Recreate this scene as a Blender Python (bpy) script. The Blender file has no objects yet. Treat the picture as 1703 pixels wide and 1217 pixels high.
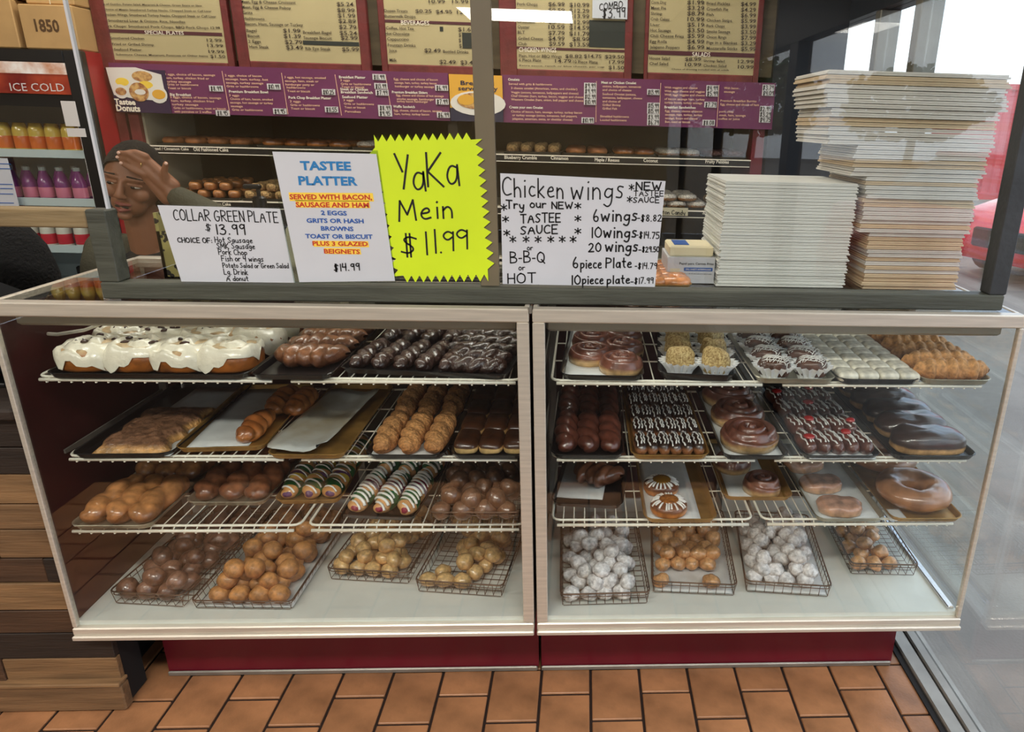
import bpy, bmesh, math, random
from mathutils import Vector, Matrix, noise
random.seed(7)
PI = math.pi
C = bpy.context.scene.collection
D = bpy.data

# ------------------------------------------------------------------ camera
YAW, PITCH, ROLL, FPX, CX, DIST, EYE = 0.0572, 0.3317, 0.0273, 1169.12, 1033.2, 1.5529, 1.55
fw = Vector((math.sin(YAW)*math.cos(PITCH), math.cos(YAW)*math.cos(PITCH), -math.sin(PITCH)))
r0 = Vector((math.cos(YAW), -math.sin(YAW), 0)); u0 = r0.cross(fw)
cr = math.cos(ROLL)*r0 + math.sin(ROLL)*u0; cu = -math.sin(ROLL)*r0 + math.cos(ROLL)*u0
cam = D.cameras.new('camera'); camo = D.objects.new('camera', cam); C.objects.link(camo)
cam.sensor_fit = 'HORIZONTAL'; cam.sensor_width = 36
cam.lens = FPX*36/1703; cam.shift_x = (851.5-CX)/1703; cam.clip_start = .02; cam.clip_end = 500
mw = Matrix((cr, cu, -fw)).transposed().to_4x4(); mw.translation = Vector((0, -DIST, EYE))
camo.matrix_world = mw
bpy.context.scene.camera = camo

def at(u, v, ax, val):
    """point of the place measured off the photograph on a known plane"""
    d = cr*(u-CX)/FPX - cu*(v-608.5)/FPX + fw
    o = Vector((0, -DIST, EYE)); k = 'xyz'.index(ax)
    return o + d*((val-o[k])/d[k])

# ------------------------------------------------------------------ world, lights, exposure
sc = bpy.context.scene
sc.view_settings.view_transform = 'Standard'; sc.view_settings.look = 'None'
sc.view_settings.gamma = 1; sc.view_settings.use_curve_mapping = False
sc.view_settings.exposure = 0.0
sc.cycles.max_bounces = 10; sc.cycles.transparent_max_bounces = 24
sc.cycles.use_denoising = True
w = D.worlds.new('sky'); sc.world = w; w.use_nodes = True
nt = w.node_tree; nt.nodes.clear()
wo = nt.nodes.new('ShaderNodeOutputWorld'); bg = nt.nodes.new('ShaderNodeBackground')
tc = nt.nodes.new('ShaderNodeTexCoord'); nz = nt.nodes.new('ShaderNodeTexNoise'); rp = nt.nodes.new('ShaderNodeValToRGB')
mp = nt.nodes.new('ShaderNodeMapping'); mp.inputs['Scale'].default_value = (1, 1, 3)
nz.inputs['Scale'].default_value = 2.2; nz.inputs['Detail'].default_value = 5
rp.color_ramp.elements[0].position = .38; rp.color_ramp.elements[0].color = (.40, .52, .70, 1)
rp.color_ramp.elements[1].position = .62; rp.color_ramp.elements[1].color = (.92, .93, .94, 1)
nt.links.new(tc.outputs['Generated'], mp.inputs['Vector']); nt.links.new(mp.outputs['Vector'], nz.inputs['Vector'])
nt.links.new(nz.outputs['Fac'], rp.inputs['Fac']); nt.links.new(rp.outputs['Color'], bg.inputs['Color'])
bg.inputs['Strength'].default_value = 2.8
nt.links.new(bg.outputs['Background'], wo.inputs['Surface'])
LIGHTS = [(-1.1, -1.9, 46), (0.35, -1.9, 34), (-0.2, 1.02, 17), (-1.5, 0.95, 13), (-0.78, -7.3, 50), (-3.0, -4.6, 45), (-3.1, -1.2, 30)]
LAMP_COL = (1.0, .945, .86)

# ------------------------------------------------------------------ materials
def nodes(name):
    m = D.materials.new(name); m.use_nodes = True
    n = m.node_tree.nodes; l = m.node_tree.links
    return m, n, l, n['Principled BSDF']
def rgb(c): return (c[0], c[1], c[2], 1)
def s2l(*c):
    return tuple((x/255/12.92 if x/255 <= .04045 else ((x/255+.055)/1.055)**2.4) for x in c)
def mat(name, col, rough=.5, metal=0, var=0, vscale=8, bump=0, bscale=40, col2=None, stretch=None, coat=0, vary=0, emit=0, alpha=None):
    m, n, l, b = nodes(name)
    b.inputs['Roughness'].default_value = rough; b.inputs['Metallic'].default_value = metal
    b.inputs['Base Color'].default_value = rgb(col)
    if coat: b.inputs['Coat Weight'].default_value = coat; b.inputs['Coat Roughness'].default_value = .12
    t = n.new('ShaderNodeTexCoord'); mpn = n.new('ShaderNodeMapping')
    l.new(t.outputs['Object'], mpn.inputs['Vector'])
    if stretch: mpn.inputs['Scale'].default_value = stretch
    out = None
    if var or col2:
        z = n.new('ShaderNodeTexNoise'); z.inputs['Scale'].default_value = vscale; z.inputs['Detail'].default_value = 4
        l.new(mpn.outputs['Vector'], z.inputs['Vector'])
        mx = n.new('ShaderNodeMix'); mx.data_type = 'RGBA'
        c2 = col2 if col2 else tuple(max(0, x*(1-var)) for x in col)
        c1 = col if col2 else tuple(min(1, x*(1+var*.5)) for x in col)
        mx.inputs['A'].default_value = rgb(c1); mx.inputs['B'].default_value = rgb(c2)
        mr = n.new('ShaderNodeMapRange'); mr.inputs['From Min'].default_value = .35; mr.inputs['From Max'].default_value = .65
        l.new(z.outputs['Fac'], mr.inputs['Value']); l.new(mr.outputs['Result'], mx.inputs['Factor'])
        out = mx.outputs['Result']
    if vary:
        oi = n.new('ShaderNodeObjectInfo'); hs = n.new('ShaderNodeHueSaturation')
        m2 = n.new('ShaderNodeMapRange'); m2.inputs['To Min'].default_value = 1-vary; m2.inputs['To Max'].default_value = 1+vary
        l.new(oi.outputs['Random'], m2.inputs['Value']); l.new(m2.outputs['Result'], hs.inputs['Value'])
        if out: l.new(out, hs.inputs['Color'])
        else: hs.inputs['Color'].default_value = rgb(col)
        out = hs.outputs['Color']
    if out: l.new(out, b.inputs['Base Color'])
    if emit:
        b.inputs['Emission Strength'].default_value = emit
        if out: l.new(out, b.inputs['Emission Color'])
        else: b.inputs['Emission Color'].default_value = rgb(col)
    if bump:
        z2 = n.new('ShaderNodeTexNoise'); z2.inputs['Scale'].default_value = bscale; z2.inputs['Detail'].default_value = 5
        l.new(mpn.outputs['Vector'], z2.inputs['Vector'])
        bp = n.new('ShaderNodeBump'); bp.inputs['Strength'].default_value = bump; bp.inputs['Distance'].default_value = .01
        l.new(z2.outputs['Fac'], bp.inputs['Height']); l.new(bp.outputs['Normal'], b.inputs['Normal'])
    return m
def food(name, top, side, split=.5, soft=.15, rough=.35, coat=.3, nscale=30, bump=.4, vary=.12, wob=.25):
    """dough whose baked or iced top has another colour than its sides, by height on the piece"""
    m, n, l, b = nodes(name)
    t = n.new('ShaderNodeTexCoord'); sx = n.new('ShaderNodeSeparateXYZ'); l.new(t.outputs['Generated'], sx.inputs[0])
    z = n.new('ShaderNodeTexNoise'); z.inputs['Scale'].default_value = nscale; z.inputs['Detail'].default_value = 4
    l.new(t.outputs['Object'], z.inputs['Vector'])
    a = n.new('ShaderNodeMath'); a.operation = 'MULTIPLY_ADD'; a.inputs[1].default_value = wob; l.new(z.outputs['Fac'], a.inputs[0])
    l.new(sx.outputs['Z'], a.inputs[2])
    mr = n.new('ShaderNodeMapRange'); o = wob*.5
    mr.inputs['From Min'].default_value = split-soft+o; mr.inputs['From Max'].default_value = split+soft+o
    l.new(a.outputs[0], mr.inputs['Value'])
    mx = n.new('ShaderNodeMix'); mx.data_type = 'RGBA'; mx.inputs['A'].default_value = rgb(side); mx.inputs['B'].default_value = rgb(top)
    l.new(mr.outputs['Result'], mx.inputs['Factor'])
    z3 = n.new('ShaderNodeTexNoise'); z3.inputs['Scale'].default_value = nscale*1.3; z3.inputs['Detail'].default_value = 3
    l.new(t.outputs['Object'], z3.inputs['Vector'])
    m3 = n.new('ShaderNodeMapRange'); m3.inputs['From Min'].default_value = .3; m3.inputs['From Max'].default_value = .7
    m3.inputs['To Min'].default_value = .55; m3.inputs['To Max'].default_value = 1.3; l.new(z3.outputs['Fac'], m3.inputs['Value'])
    oi = n.new('ShaderNodeObjectInfo'); m2 = n.new('ShaderNodeMapRange'); m2.inputs['To Min'].default_value = 1-vary; m2.inputs['To Max'].default_value = 1+vary
    l.new(oi.outputs['Random'], m2.inputs['Value'])
    mm = n.new('ShaderNodeMath'); mm.operation = 'MULTIPLY'; l.new(m2.outputs['Result'], mm.inputs[0]); l.new(m3.outputs['Result'], mm.inputs[1])
    hs = n.new('ShaderNodeHueSaturation'); l.new(mm.outputs[0], hs.inputs['Value']); l.new(mx.outputs['Result'], hs.inputs['Color'])
    l.new(hs.outputs['Color'], b.inputs['Base Color'])
    b.inputs['Roughness'].default_value = rough
    b.inputs['Coat Weight'].default_value = coat; b.inputs['Coat Roughness'].default_value = .15
    bp = n.new('ShaderNodeBump'); bp.inputs['Strength'].default_value = bump; bp.inputs['Distance'].default_value = .010
    l.new(z.outputs['Fac'], bp.inputs['Height']); l.new(bp.outputs['Normal'], b.inputs['Normal'])
    return m
def glass(name, tint=(.97, .985, .98), gloss=1.0):
    """thin window glass: straight-through light and a Fresnel mirror share"""
    m = D.materials.new(name); m.use_nodes = True; n = m.node_tree.nodes; l = m.node_tree.links; n.clear()
    o = n.new('ShaderNodeOutputMaterial'); mx = n.new('ShaderNodeMixShader')
    tr = n.new('ShaderNodeBsdfTransparent'); tr.inputs['Color'].default_value = rgb(tint)
    gl = n.new('ShaderNodeBsdfGlossy'); gl.inputs['Roughness'].default_value = 0.0; gl.inputs['Color'].default_value = (1, 1, 1, 1)
    g = n.new('ShaderNodeNewGeometry'); fr = n.new('ShaderNodeFresnel'); mr = n.new('ShaderNodeMapRange')
    mr.inputs['To Min'].default_value = 1.5; mr.inputs['To Max'].default_value = 1/1.5
    l.new(g.outputs['Backfacing'], mr.inputs['Value']); l.new(mr.outputs['Result'], fr.inputs['IOR'])
    k = n.new('ShaderNodeMath'); k.operation = 'MULTIPLY'; k.inputs[1].default_value = gloss; l.new(fr.outputs['Fac'], k.inputs[0])
    l.new(k.outputs[0], mx.inputs['Fac']); l.new(tr.outputs[0], mx.inputs[1]); l.new(gl.outputs[0], mx.inputs[2]); l.new(mx.outputs[0], o.inputs['Surface'])
    return m
def banded(name, cols, scale, dist, rough=.35, base=None):
    m, n, l, b = nodes(name)
    t = n.new('ShaderNodeTexCoord'); wv = n.new('ShaderNodeTexWave'); wv.bands_direction = 'Y'; wv.wave_profile = 'SAW'
    wv.inputs['Scale'].default_value = scale; wv.inputs['Distortion'].default_value = dist; wv.inputs['Detail'].default_value = 1
    l.new(t.outputs['Object'], wv.inputs['Vector'])
    r = n.new('ShaderNodeValToRGB'); r.color_ramp.interpolation = 'CONSTANT'; e = r.color_ramp.elements
    for i, c in enumerate(cols):
        x = e[i] if i < 2 else e.new(i/len(cols)); x.position = i/len(cols); x.color = rgb(c)
    l.new(wv.outputs['Color'], r.inputs['Fac']); l.new(r.outputs['Color'], b.inputs['Base Color'])
    b.inputs['Roughness'].default_value = rough; b.inputs['Coat Weight'].default_value = .4
    return m
def spotted(name, a, c, scale):
    m, n, l, b = nodes(name)
    t = n.new('ShaderNodeTexCoord'); v = n.new('ShaderNodeTexVoronoi'); v.inputs['Scale'].default_value = scale
    l.new(t.outputs['Object'], v.inputs['Vector']); r = n.new('ShaderNodeValToRGB'); r.color_ramp.interpolation = 'CONSTANT'
    r.color_ramp.elements[0].color = rgb(c); r.color_ramp.elements[0].position = 0
    r.color_ramp.elements[1].color = rgb(a); r.color_ramp.elements[1].position = .38
    l.new(v.outputs['Distance'], r.inputs['Fac']); l.new(r.outputs['Color'], b.inputs['Base Color']); b.inputs['Roughness'].default_value = .6
    return m

M = dict(
 alu=mat('brushed_aluminium', s2l(214, 206, 192), .38, .45, var=.12, vscale=6, bump=.05, bscale=60, stretch=(1, 20, 20)),
 alud=mat('dull_aluminium', s2l(150, 146, 138), .45, .6, var=.15, vscale=10),
 housing=mat('light_housing', s2l(168, 162, 146), .5, .3),
 glass=glass('clear_glass'), glassw=glass('window_glass', (.95, .97, .98)), plexi=glass('guard_glass', (.97, .98, .97), 1.25),
 seam=mat('frosted_seam_strip', s2l(118, 108, 88), .35, 0, var=.1, vscale=3),
 case_floor=mat('white_laminate', s2l(226, 229, 222), .35, var=.05, vscale=14),
 maroon_in=mat('maroon_panel_inside', s2l(58, 8, 8), .5, var=.2, vscale=4),
 maroon=mat('maroon_laminate', s2l(104, 18, 34), .36, var=.15, vscale=3),
 maroon_frame=mat('maroon_board_frame', s2l(112, 40, 38), .55, var=.25, vscale=20, bump=.2, bscale=60),
 dark=mat('dark_gap', s2l(18, 16, 16), .8), grout=mat('dark_grout', s2l(40, 24, 16), .9, bump=.3),
 white_wire=mat('white_coated_wire', s2l(242, 238, 222), .35),
 steel_wire=mat('browned_steel_wire', s2l(112, 92, 78), .35, .75),
 tile=mat('terracotta_tile', s2l(168, 118, 80), .42, var=.34, vscale=9, bump=.12, bscale=120, vary=.1),
 black_pan=mat('black_tray', s2l(20, 19, 20), .28, .1, coat=.3),
 gold_pan=mat('worn_gold_tray', s2l(172, 132, 70), .38, .55, var=.35, vscale=14),
 silver_pan=mat('worn_silver_tray', s2l(176, 170, 150), .35, .7, var=.25, vscale=14),
 paper=mat('parchment', s2l(214, 216, 214), .5, var=.1, vscale=20, bump=.15, bscale=30),
 white=mat('white_card', s2l(206, 209, 217), .55, var=.04, vscale=6),
 cup=mat('fluted_paper', s2l(238, 240, 240), .6), black=mat('black_plastic', s2l(14, 14, 15), .4),
 black_soft=mat('black_fluffy', s2l(10, 9, 9), .95, bump=1, bscale=120),
 neon=mat('neon_yellow_card', s2l(214, 240, 30), .6, var=.05, vscale=5),
 ink=mat('black_marker_ink', s2l(16, 14, 18), .6), blue=mat('blue_print', s2l(38, 124, 188), .6), blue2=mat('deep_blue_print', s2l(40, 90, 170), .6),
 red=mat('red_print', s2l(196, 60, 40), .6), hl=mat('yellow_highlight', s2l(252, 214, 74), .6), orange=mat('amber_panel', s2l(236, 176, 60), .5),
 wood_frame=mat('grey_green_painted_wood', s2l(72, 74, 65), .55, var=.3, vscale=12, bump=.25, bscale=40, stretch=(.3, 3, 3)),
 post_frame=mat('charcoal_painted_wood', s2l(52, 54, 56), .55, var=.2, vscale=12, bump=.2),
 rail_wood=mat('tan_edged_wood', s2l(142, 122, 88), .6, var=.3, vscale=14, bump=.25, stretch=(.3, 3, 3)),
 board=mat('cream_menu_board', s2l(190, 174, 130), .55, var=.06, vscale=5), board_dark=mat('board_blank_strip', s2l(44, 48, 42), .6),
 plum=mat('plum_header', s2l(84, 34, 42), .55), purple=mat('purple_menu_strip', s2l(116, 48, 92), .4, var=.08, vscale=3),
 purple_dk=mat('deep_purple_panel', s2l(52, 30, 66), .4), peach=mat('peach_print', s2l(246, 196, 160), .6), cream_print=mat('cream_print', s2l(250, 240, 220), .6),
 navy=mat('navy_panel', s2l(40, 40, 66), .5), board_ink=mat('brown_menu_ink', s2l(58, 44, 34), .6),
 backwall=mat('dim_panelled_wall', s2l(96, 84, 62), .7, var=.25, vscale=6, stretch=(1, 1, 6)),
 shelf_in=mat('grey_shelf_lining', s2l(176, 168, 146), .6, var=.1, vscale=4), shelf_dk=mat('dark_shelf_back', s2l(62, 54, 42), .7, var=.3, vscale=5),
 card=mat('brown_cardboard', s2l(196, 158, 104), .7, var=.1, vscale=8, vary=.08), card_ink=mat('cardboard_print', s2l(92, 66, 38), .8),
 kraft=mat('kraft_flat_box', s2l(206, 184, 152), .7, var=.12, vscale=10, vary=.12), wflat=mat('white_flat_box', s2l(226, 226, 220), .6, var=.05, vscale=10, vary=.05),
 wkraft=mat('grey_white_flat_box', s2l(212, 208, 200), .65, var=.08, vscale=10, vary=.07),
 ceiling=mat('ceiling_tile', s2l(206, 200, 186), .8, var=.06, vscale=3), wall=mat('tan_wall', s2l(170, 146, 110), .8, var=.1, vscale=2),
 red_wall=mat('red_cooler_side', s2l(164, 22, 34), .35, var=.2, vscale=4),
 asphalt=mat('asphalt', s2l(134, 127, 119), .85, var=.16, vscale=1.4, bump=.5, bscale=180), concrete=mat('pale_concrete', s2l(134, 128, 120), .85, var=.2, vscale=2.4, bump=.25, bscale=90),
 cont=mat('red_container_paint', s2l(206, 58, 66), .5, var=.1, vscale=2), carpaint=mat('red_car_paint', s2l(206, 36, 48), .25, .1, coat=.8),
 carglass=mat('tinted_car_glass', s2l(120, 140, 146), .08, .2, coat=.5), tyre=mat('tyre_rubber', s2l(24, 24, 26), .8), chrome=mat('bright_metal', s2l(220, 220, 224), .15, .9),
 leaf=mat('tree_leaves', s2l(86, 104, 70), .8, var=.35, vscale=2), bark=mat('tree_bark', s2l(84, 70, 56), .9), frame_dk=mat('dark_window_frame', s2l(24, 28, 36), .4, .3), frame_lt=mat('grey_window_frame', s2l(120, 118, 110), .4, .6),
 skin=mat('brown_skin', s2l(140, 92, 66), .5, var=.12, vscale=9), lip=mat('lips', s2l(138, 74, 66), .4), eye=mat('eye_white', s2l(200, 190, 180), .3), iris=mat('dark_iris', s2l(30, 18, 14), .2), nail=mat('pale_nail', s2l(232, 190, 172), .3),
 hair=mat('black_hair', s2l(9, 7, 7), 1.0, bump=.8, bscale=150), grease=mat('greasy_parchment', s2l(196, 200, 198), .4, bump=.3, bscale=25, col2=s2l(150, 132, 96), vscale=5, coat=.3), jacket=mat('olive_grey_jacket', s2l(70, 68, 52), .8, var=.15, vscale=14, bump=.3, bscale=120), shirt=mat('black_shirt', s2l(14, 14, 16), .8),
 ring=mat('gold_ring', s2l(220, 190, 120), .2, 1),
 lens=mat('lamp_lens', LAMP_COL, .5, emit=1), cool_in=mat('cooler_lining', s2l(206, 222, 226), .4), header_g=mat('cooler_header_glow', s2l(96, 16, 18), .3, col2=s2l(170, 70, 40), vscale=6, emit=.35),
 ice=mat('ice_print', s2l(214, 208, 200), .4, col2=s2l(170, 110, 70), vscale=14, emit=.35), sticker=mat('white_sticker', s2l(220, 216, 214), .5),
 juice_o=mat('orange_juice', s2l(236, 116, 40), .2, coat=.5), juice_y=mat('yellow_juice', s2l(240, 206, 92), .2, coat=.5), juice_p=mat('purple_drink', s2l(126, 44, 120), .2, coat=.5), juice_r=mat('red_drink', s2l(206, 40, 60), .2, coat=.5), milkw=mat('white_bottle', s2l(228, 226, 214), .3), clear_cap=mat('grey_cap', s2l(150, 160, 160), .3), bpink=mat('pink_drink', s2l(214, 120, 150), .3, coat=.4),
 leopard=spotted('leopard_print', s2l(150, 142, 84), s2l(22, 20, 14), 55), cloth=mat('cream_cloth', s2l(224, 214, 188), .8, var=.1, vscale=4), clearp=glass('clear_plastic', (.85, .88, .86)),
 tissue=mat('wax_paper', s2l(238, 226, 190), .6), board_paper=mat('wood_plain', s2l(200, 190, 160), .7),
 icing=mat('white_icing', s2l(240, 234, 214), .22, var=.06, vscale=25, bump=.3, bscale=60, coat=.5), drizzle=mat('white_drizzle', s2l(240, 238, 232), .3, coat=.4),
 chip=mat('chocolate_chip', s2l(60, 34, 26), .35, coat=.3), custard=mat('caramel_custard', s2l(150, 104, 22), .15, coat=.9), caramel=mat('nutty_caramel', s2l(112, 62, 22), .2, coat=.8, col2=s2l(168, 104, 40), vscale=120),
 jam=mat('strawberry_jam', s2l(170, 30, 26), .12, coat=.9), nuts=mat('chopped_nuts', s2l(214, 190, 132), .7, col2=s2l(140, 108, 60), vscale=220), gum=mat('gummed_tape', s2l(220, 214, 190), .5),
 plate=mat('plate_print', s2l(236, 230, 220), .5), foodpr=mat('food_photo_print', s2l(150, 84, 50), .5, col2=s2l(226, 180, 110), vscale=60),
)
PLANK = [mat('plank_'+n, c, .7, var=.3, vscale=9, bump=.3, bscale=30, stretch=(.5, 6, 6), vary=.1) for n, c in
         (('tan', s2l(122, 92, 62)), ('brown', s2l(78, 54, 36)), ('dark', s2l(42, 31, 24)), ('honey', s2l(134, 102, 68)))]
F = dict(
 dough_cin=food('golden_roll_dough', s2l(206, 180, 140), s2l(150, 86, 34), .8, .12, bump=.3), cocoa=food('cocoa_cake', s2l(92, 56, 38), s2l(74, 42, 28), .5, .3, coat=.5, bump=.8),
 praline=food('praline_glazed', s2l(140, 86, 52), s2l(104, 60, 34), .5, .3, coat=.8, bump=.8, nscale=50),
 praline2=food('light_praline_glazed', s2l(146, 94, 58), s2l(92, 52, 30), .55, .3, coat=.8, bump=.6, nscale=40),
 darkchoc=food('dark_glazed', s2l(64, 36, 24), s2l(42, 22, 16), .5, .3, coat=.9, bump=1, nscale=70),
 slab=food('praline_slab', s2l(126, 90, 66), s2l(206, 154, 92), .42, .16, coat=.4, bump=1.2, nscale=45),
 bubble=food('caramel_bubble', s2l(158, 92, 44), s2l(190, 122, 66), .55, .25, coat=.8, bump=.5),
 sugar=food('cinnamon_sugar', s2l(196, 140, 84), s2l(176, 112, 58), .5, .3, rough=.7, coat=0, bump=.7, nscale=120),
 chocice=food('chocolate_iced', s2l(66, 36, 18), s2l(228, 190, 128), .52, .04, coat=1, bump=.2, wob=.1),
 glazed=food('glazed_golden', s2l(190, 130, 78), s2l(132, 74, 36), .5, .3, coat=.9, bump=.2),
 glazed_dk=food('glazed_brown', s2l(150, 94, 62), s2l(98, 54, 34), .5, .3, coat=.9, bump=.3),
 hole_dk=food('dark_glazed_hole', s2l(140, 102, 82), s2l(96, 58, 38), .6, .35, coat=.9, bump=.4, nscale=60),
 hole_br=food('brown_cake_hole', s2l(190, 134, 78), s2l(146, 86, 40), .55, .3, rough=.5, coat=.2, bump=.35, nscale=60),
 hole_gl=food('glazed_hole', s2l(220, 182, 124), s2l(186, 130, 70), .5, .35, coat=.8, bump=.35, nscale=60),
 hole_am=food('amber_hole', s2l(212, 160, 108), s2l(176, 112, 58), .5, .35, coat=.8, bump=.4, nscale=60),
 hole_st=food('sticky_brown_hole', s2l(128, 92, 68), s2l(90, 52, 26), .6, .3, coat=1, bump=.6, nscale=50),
 powder=food('powdered', s2l(226, 224, 224), s2l(206, 198, 190), .45, .3, rough=.85, coat=0, bump=.6, nscale=70, vary=.05),
 cinroll=food('glazed_cinnamon_swirl', s2l(122, 74, 58), s2l(218, 178, 122), .34, .12, coat=.9, bump=.2),
 choctwist=food('chocolate_glazed_twist', s2l(98, 52, 38), s2l(92, 46, 30), .5, .3, coat=1, bump=.3),
 finger=food('chocolate_finger', s2l(48, 28, 20), s2l(176, 116, 74), .56, .14, coat=1, bump=.2),
 longjohn=food('long_john', s2l(58, 38, 32), s2l(206, 160, 104), .38, .05, coat=.9, rough=.3, bump=.2, wob=.1),
 white_sq=food('white_iced_square', s2l(226, 220, 202), s2l(206, 198, 176), .4, .3, rough=.4, coat=.4, bump=.2, vary=.04),
 ridge=food('fried_ridged_roll', s2l(196, 144, 88), s2l(162, 106, 56), .5, .3, rough=.7, coat=0, bump=.7, nscale=70),
 sandroll=food('pinkish_glazed_pastry', s2l(192, 144, 118), s2l(212, 164, 124), .5, .2, coat=.8, bump=.4),
 giant=food('giant_glazed_ring', s2l(160, 112, 78), s2l(176, 116, 68), .45, .2, coat=1, bump=.25, nscale=14),
 crumble=food('crumble_ring', s2l(206, 168, 112), s2l(150, 106, 64), .4, .3, rough=.8, coat=0, bump=1.4, nscale=120),
 cinn=food('cinnamon_ring', s2l(138, 86, 50), s2l(176, 112, 58), .5, .3, rough=.6, coat=.1),
 maple=food('maple_ring', s2l(112, 66, 40), s2l(192, 120, 58), .5, .1, coat=.5),
 coco=food('coconut_ring', s2l(214, 206, 192), s2l(160, 110, 60), .45, .1, rough=.8, coat=0, bump=1.2, nscale=150),
 spr=food('speckled_ring', s2l(110, 70, 56), s2l(60, 34, 24), .5, .3, coat=.3, bump=1.4, nscale=140),
 glz_or=food('orange_glazed_ring', s2l(222, 146, 90), s2l(206, 140, 78), .5, .2, coat=1, bump=.2),
 king=banded('king_cake_bands', [s2l(206, 150, 90), s2l(30, 96, 44), s2l(28, 84, 40), s2l(206, 150, 90), s2l(196, 170, 60), s2l(92, 52, 96)], 3.4, 2.5),
 king2=banded('king_cake_bands_pale', [s2l(214, 160, 104), s2l(34, 98, 58), s2l(40, 104, 62), s2l(214, 160, 104), s2l(150, 134, 150), s2l(140, 26, 60)], 2.6, 2.0),
)

# ------------------------------------------------------------------ mesh helpers
class MB:
    def __init__(s): s.v = []; s.f = []
    def add(s, vs, fs):
        n = len(s.v); s.v += [tuple(v) for v in vs]; s.f += [tuple(i+n for i in f) for f in fs]; return s
    def box(s, x0, x1, y0, y1, z0, z1, b=0):
        if b:
            vs = []; fs = []
            # bevelled box: three rings with inset corners
            for (z, k) in ((z0, b), (z0+b, 0), (z1-b, 0), (z1, b)):
                for sx, sy in ((0, 0), (1, 0), (1, 1), (0, 1)):
                    X = (x0+k, x1-k)[sx]; Y = (y0+k, y1-k)[sy]; dx = b if k == 0 else b*.5; q = dx*.7
                    a = (X+(q if not sx else -q), Y, z); c = (X, Y+(q if not sy else -q), z)
                    vs += [c, a] if (sx, sy) in ((0, 0), (1, 1)) else [a, c]
            for r in range(3):
                for i in range(8): fs.append((r*8+i, r*8+(i+1) % 8, r*8+8+(i+1) % 8, r*8+8+i))
            fs.append(tuple(range(7, -1, -1))); fs.append(tuple(range(24, 32)))
            return s.add(vs, fs)
        v = [(x, y, z) for z in (z0, z1) for y in (y0, y1) for x in (x0, x1)]
        return s.add(v, [(0, 2, 3, 1), (4, 5, 7, 6), (0, 1, 5, 4), (2, 6, 7, 3), (0, 4, 6, 2), (1, 3, 7, 5)])
    def tube(s, pts, r, n=6, closed=False, taper=None):
        pts = [Vector(p) for p in pts]; m = len(pts); rings = []
        up0 = None
        for i, p in enumerate(pts):
            a = pts[i-1] if (i > 0 or closed) else p; c = pts[(i+1) % m] if (i < m-1 or closed) else p
            t = (c-a); t = t.normalized() if t.length > 1e-9 else Vector((0, 0, 1))
            ref = up0 if up0 is not None else (Vector((0, 0, 1)) if abs(t.z) < .9 else Vector((1, 0, 0)))
            sd = t.cross(ref); sd = sd.normalized() if sd.length > 1e-6 else t.orthogonal().normalized(); nn = sd.cross(t).normalized(); up0 = nn
            rr = (taper[i] if taper else r)
            rings.append([p+sd*math.cos(2*PI*k/n)*rr+nn*math.sin(2*PI*k/n)*rr for k in range(n)])
        vs = [v for R in rings for v in R]; fs = []
        for i in range(m if closed else m-1):
            j = (i+1) % m
            for k in range(n): fs.append((i*n+k, i*n+(k+1) % n, j*n+(k+1) % n, j*n+k))
        if not closed: fs.append(tuple(range(n-1, -1, -1))); fs.append(tuple(range((m-1)*n, m*n)))
        return s.add(vs, fs)
    def rod(s, a, b, r, n=5): return s.tube([a, b], r, n)
    def grid(s, P, cu_=False, cv_=False):
        nu = len(P); nv = len(P[0]); vs = [p for R in P for p in R]; fs = []
        for i in range(nu if cu_ else nu-1):
            for j in range(nv if cv_ else nv-1):
                a = i*nv+j; b = ((i+1) % nu)*nv+j; c = ((i+1) % nu)*nv+(j+1) % nv; d = i*nv+(j+1) % nv
                fs.append((a, b, c, d))
        return s.add(vs, fs)
    def lathe(s, prof, n=20, cx=0, cy=0):
        P = [[(cx+r*math.cos(2*PI*k/n), cy+r*math.sin(2*PI*k/n), z) for k in range(n)] for r, z in prof]
        s.grid(P, False, True)
        return s
    def prism(s, pts, y0, y1, axis='y'):
        n = len(pts)
        if axis == 'y': vs = [(x, y0, z) for x, z in pts]+[(x, y1, z) for x, z in pts]
        else: vs = [(x, y, y0) for x, y in pts]+[(x, y, y1) for x, y in pts]
        fs = [tuple(range(n)), tuple(range(2*n-1, n-1, -1))]+[(i, i+n, (i+1) % n+n, (i+1) % n) for i in range(n)]
        return s.add(vs, fs)
    def mesh(s, name, m, smooth=False, fix=True):
        me = D.meshes.new(name); me.from_pydata(s.v, [], s.f)
        if fix:
            bm = bmesh.new(); bm.from_mesh(me); bmesh.ops.recalc_face_normals(bm, faces=bm.faces); bm.to_mesh(me); bm.free()
        if m: me.materials.append(m)
        if smooth: me.polygons.foreach_set('use_smooth', [True]*len(me.polygons))
        me.update(); return me
    def build(s, name, m, parent=None, smooth=False, **k): return link(name, s.mesh(name, m, smooth), parent, **k)
def link(name, me, parent=None, loc=None, rz=0, **props):
    o = D.objects.new(name, me); C.objects.link(o)
    if parent: o.parent = parent
    if loc is not None: o.location = loc
    if rz: o.rotation_euler = (0, 0, rz)
    for k, v in props.items(): o[k] = v
    return o
def thing(name, label, cat, loc=(0, 0, 0), rz=0, group=None):
    o = D.objects.new(name, None); C.objects.link(o); o.location = loc; o.rotation_euler = (0, 0, rz); o.empty_display_size = .05
    o['label'] = label; o['category'] = cat
    if group: o['group'] = group
    return o
def tag(o, label, cat, group=None):
    o['label'] = label; o['category'] = cat
    if group: o['group'] = group
    return o
def struct(name, mb, m, parent=None, smooth=False):
    o = mb.build(name, m, parent, smooth)
    if not parent: o['kind'] = 'structure'
    return o
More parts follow.
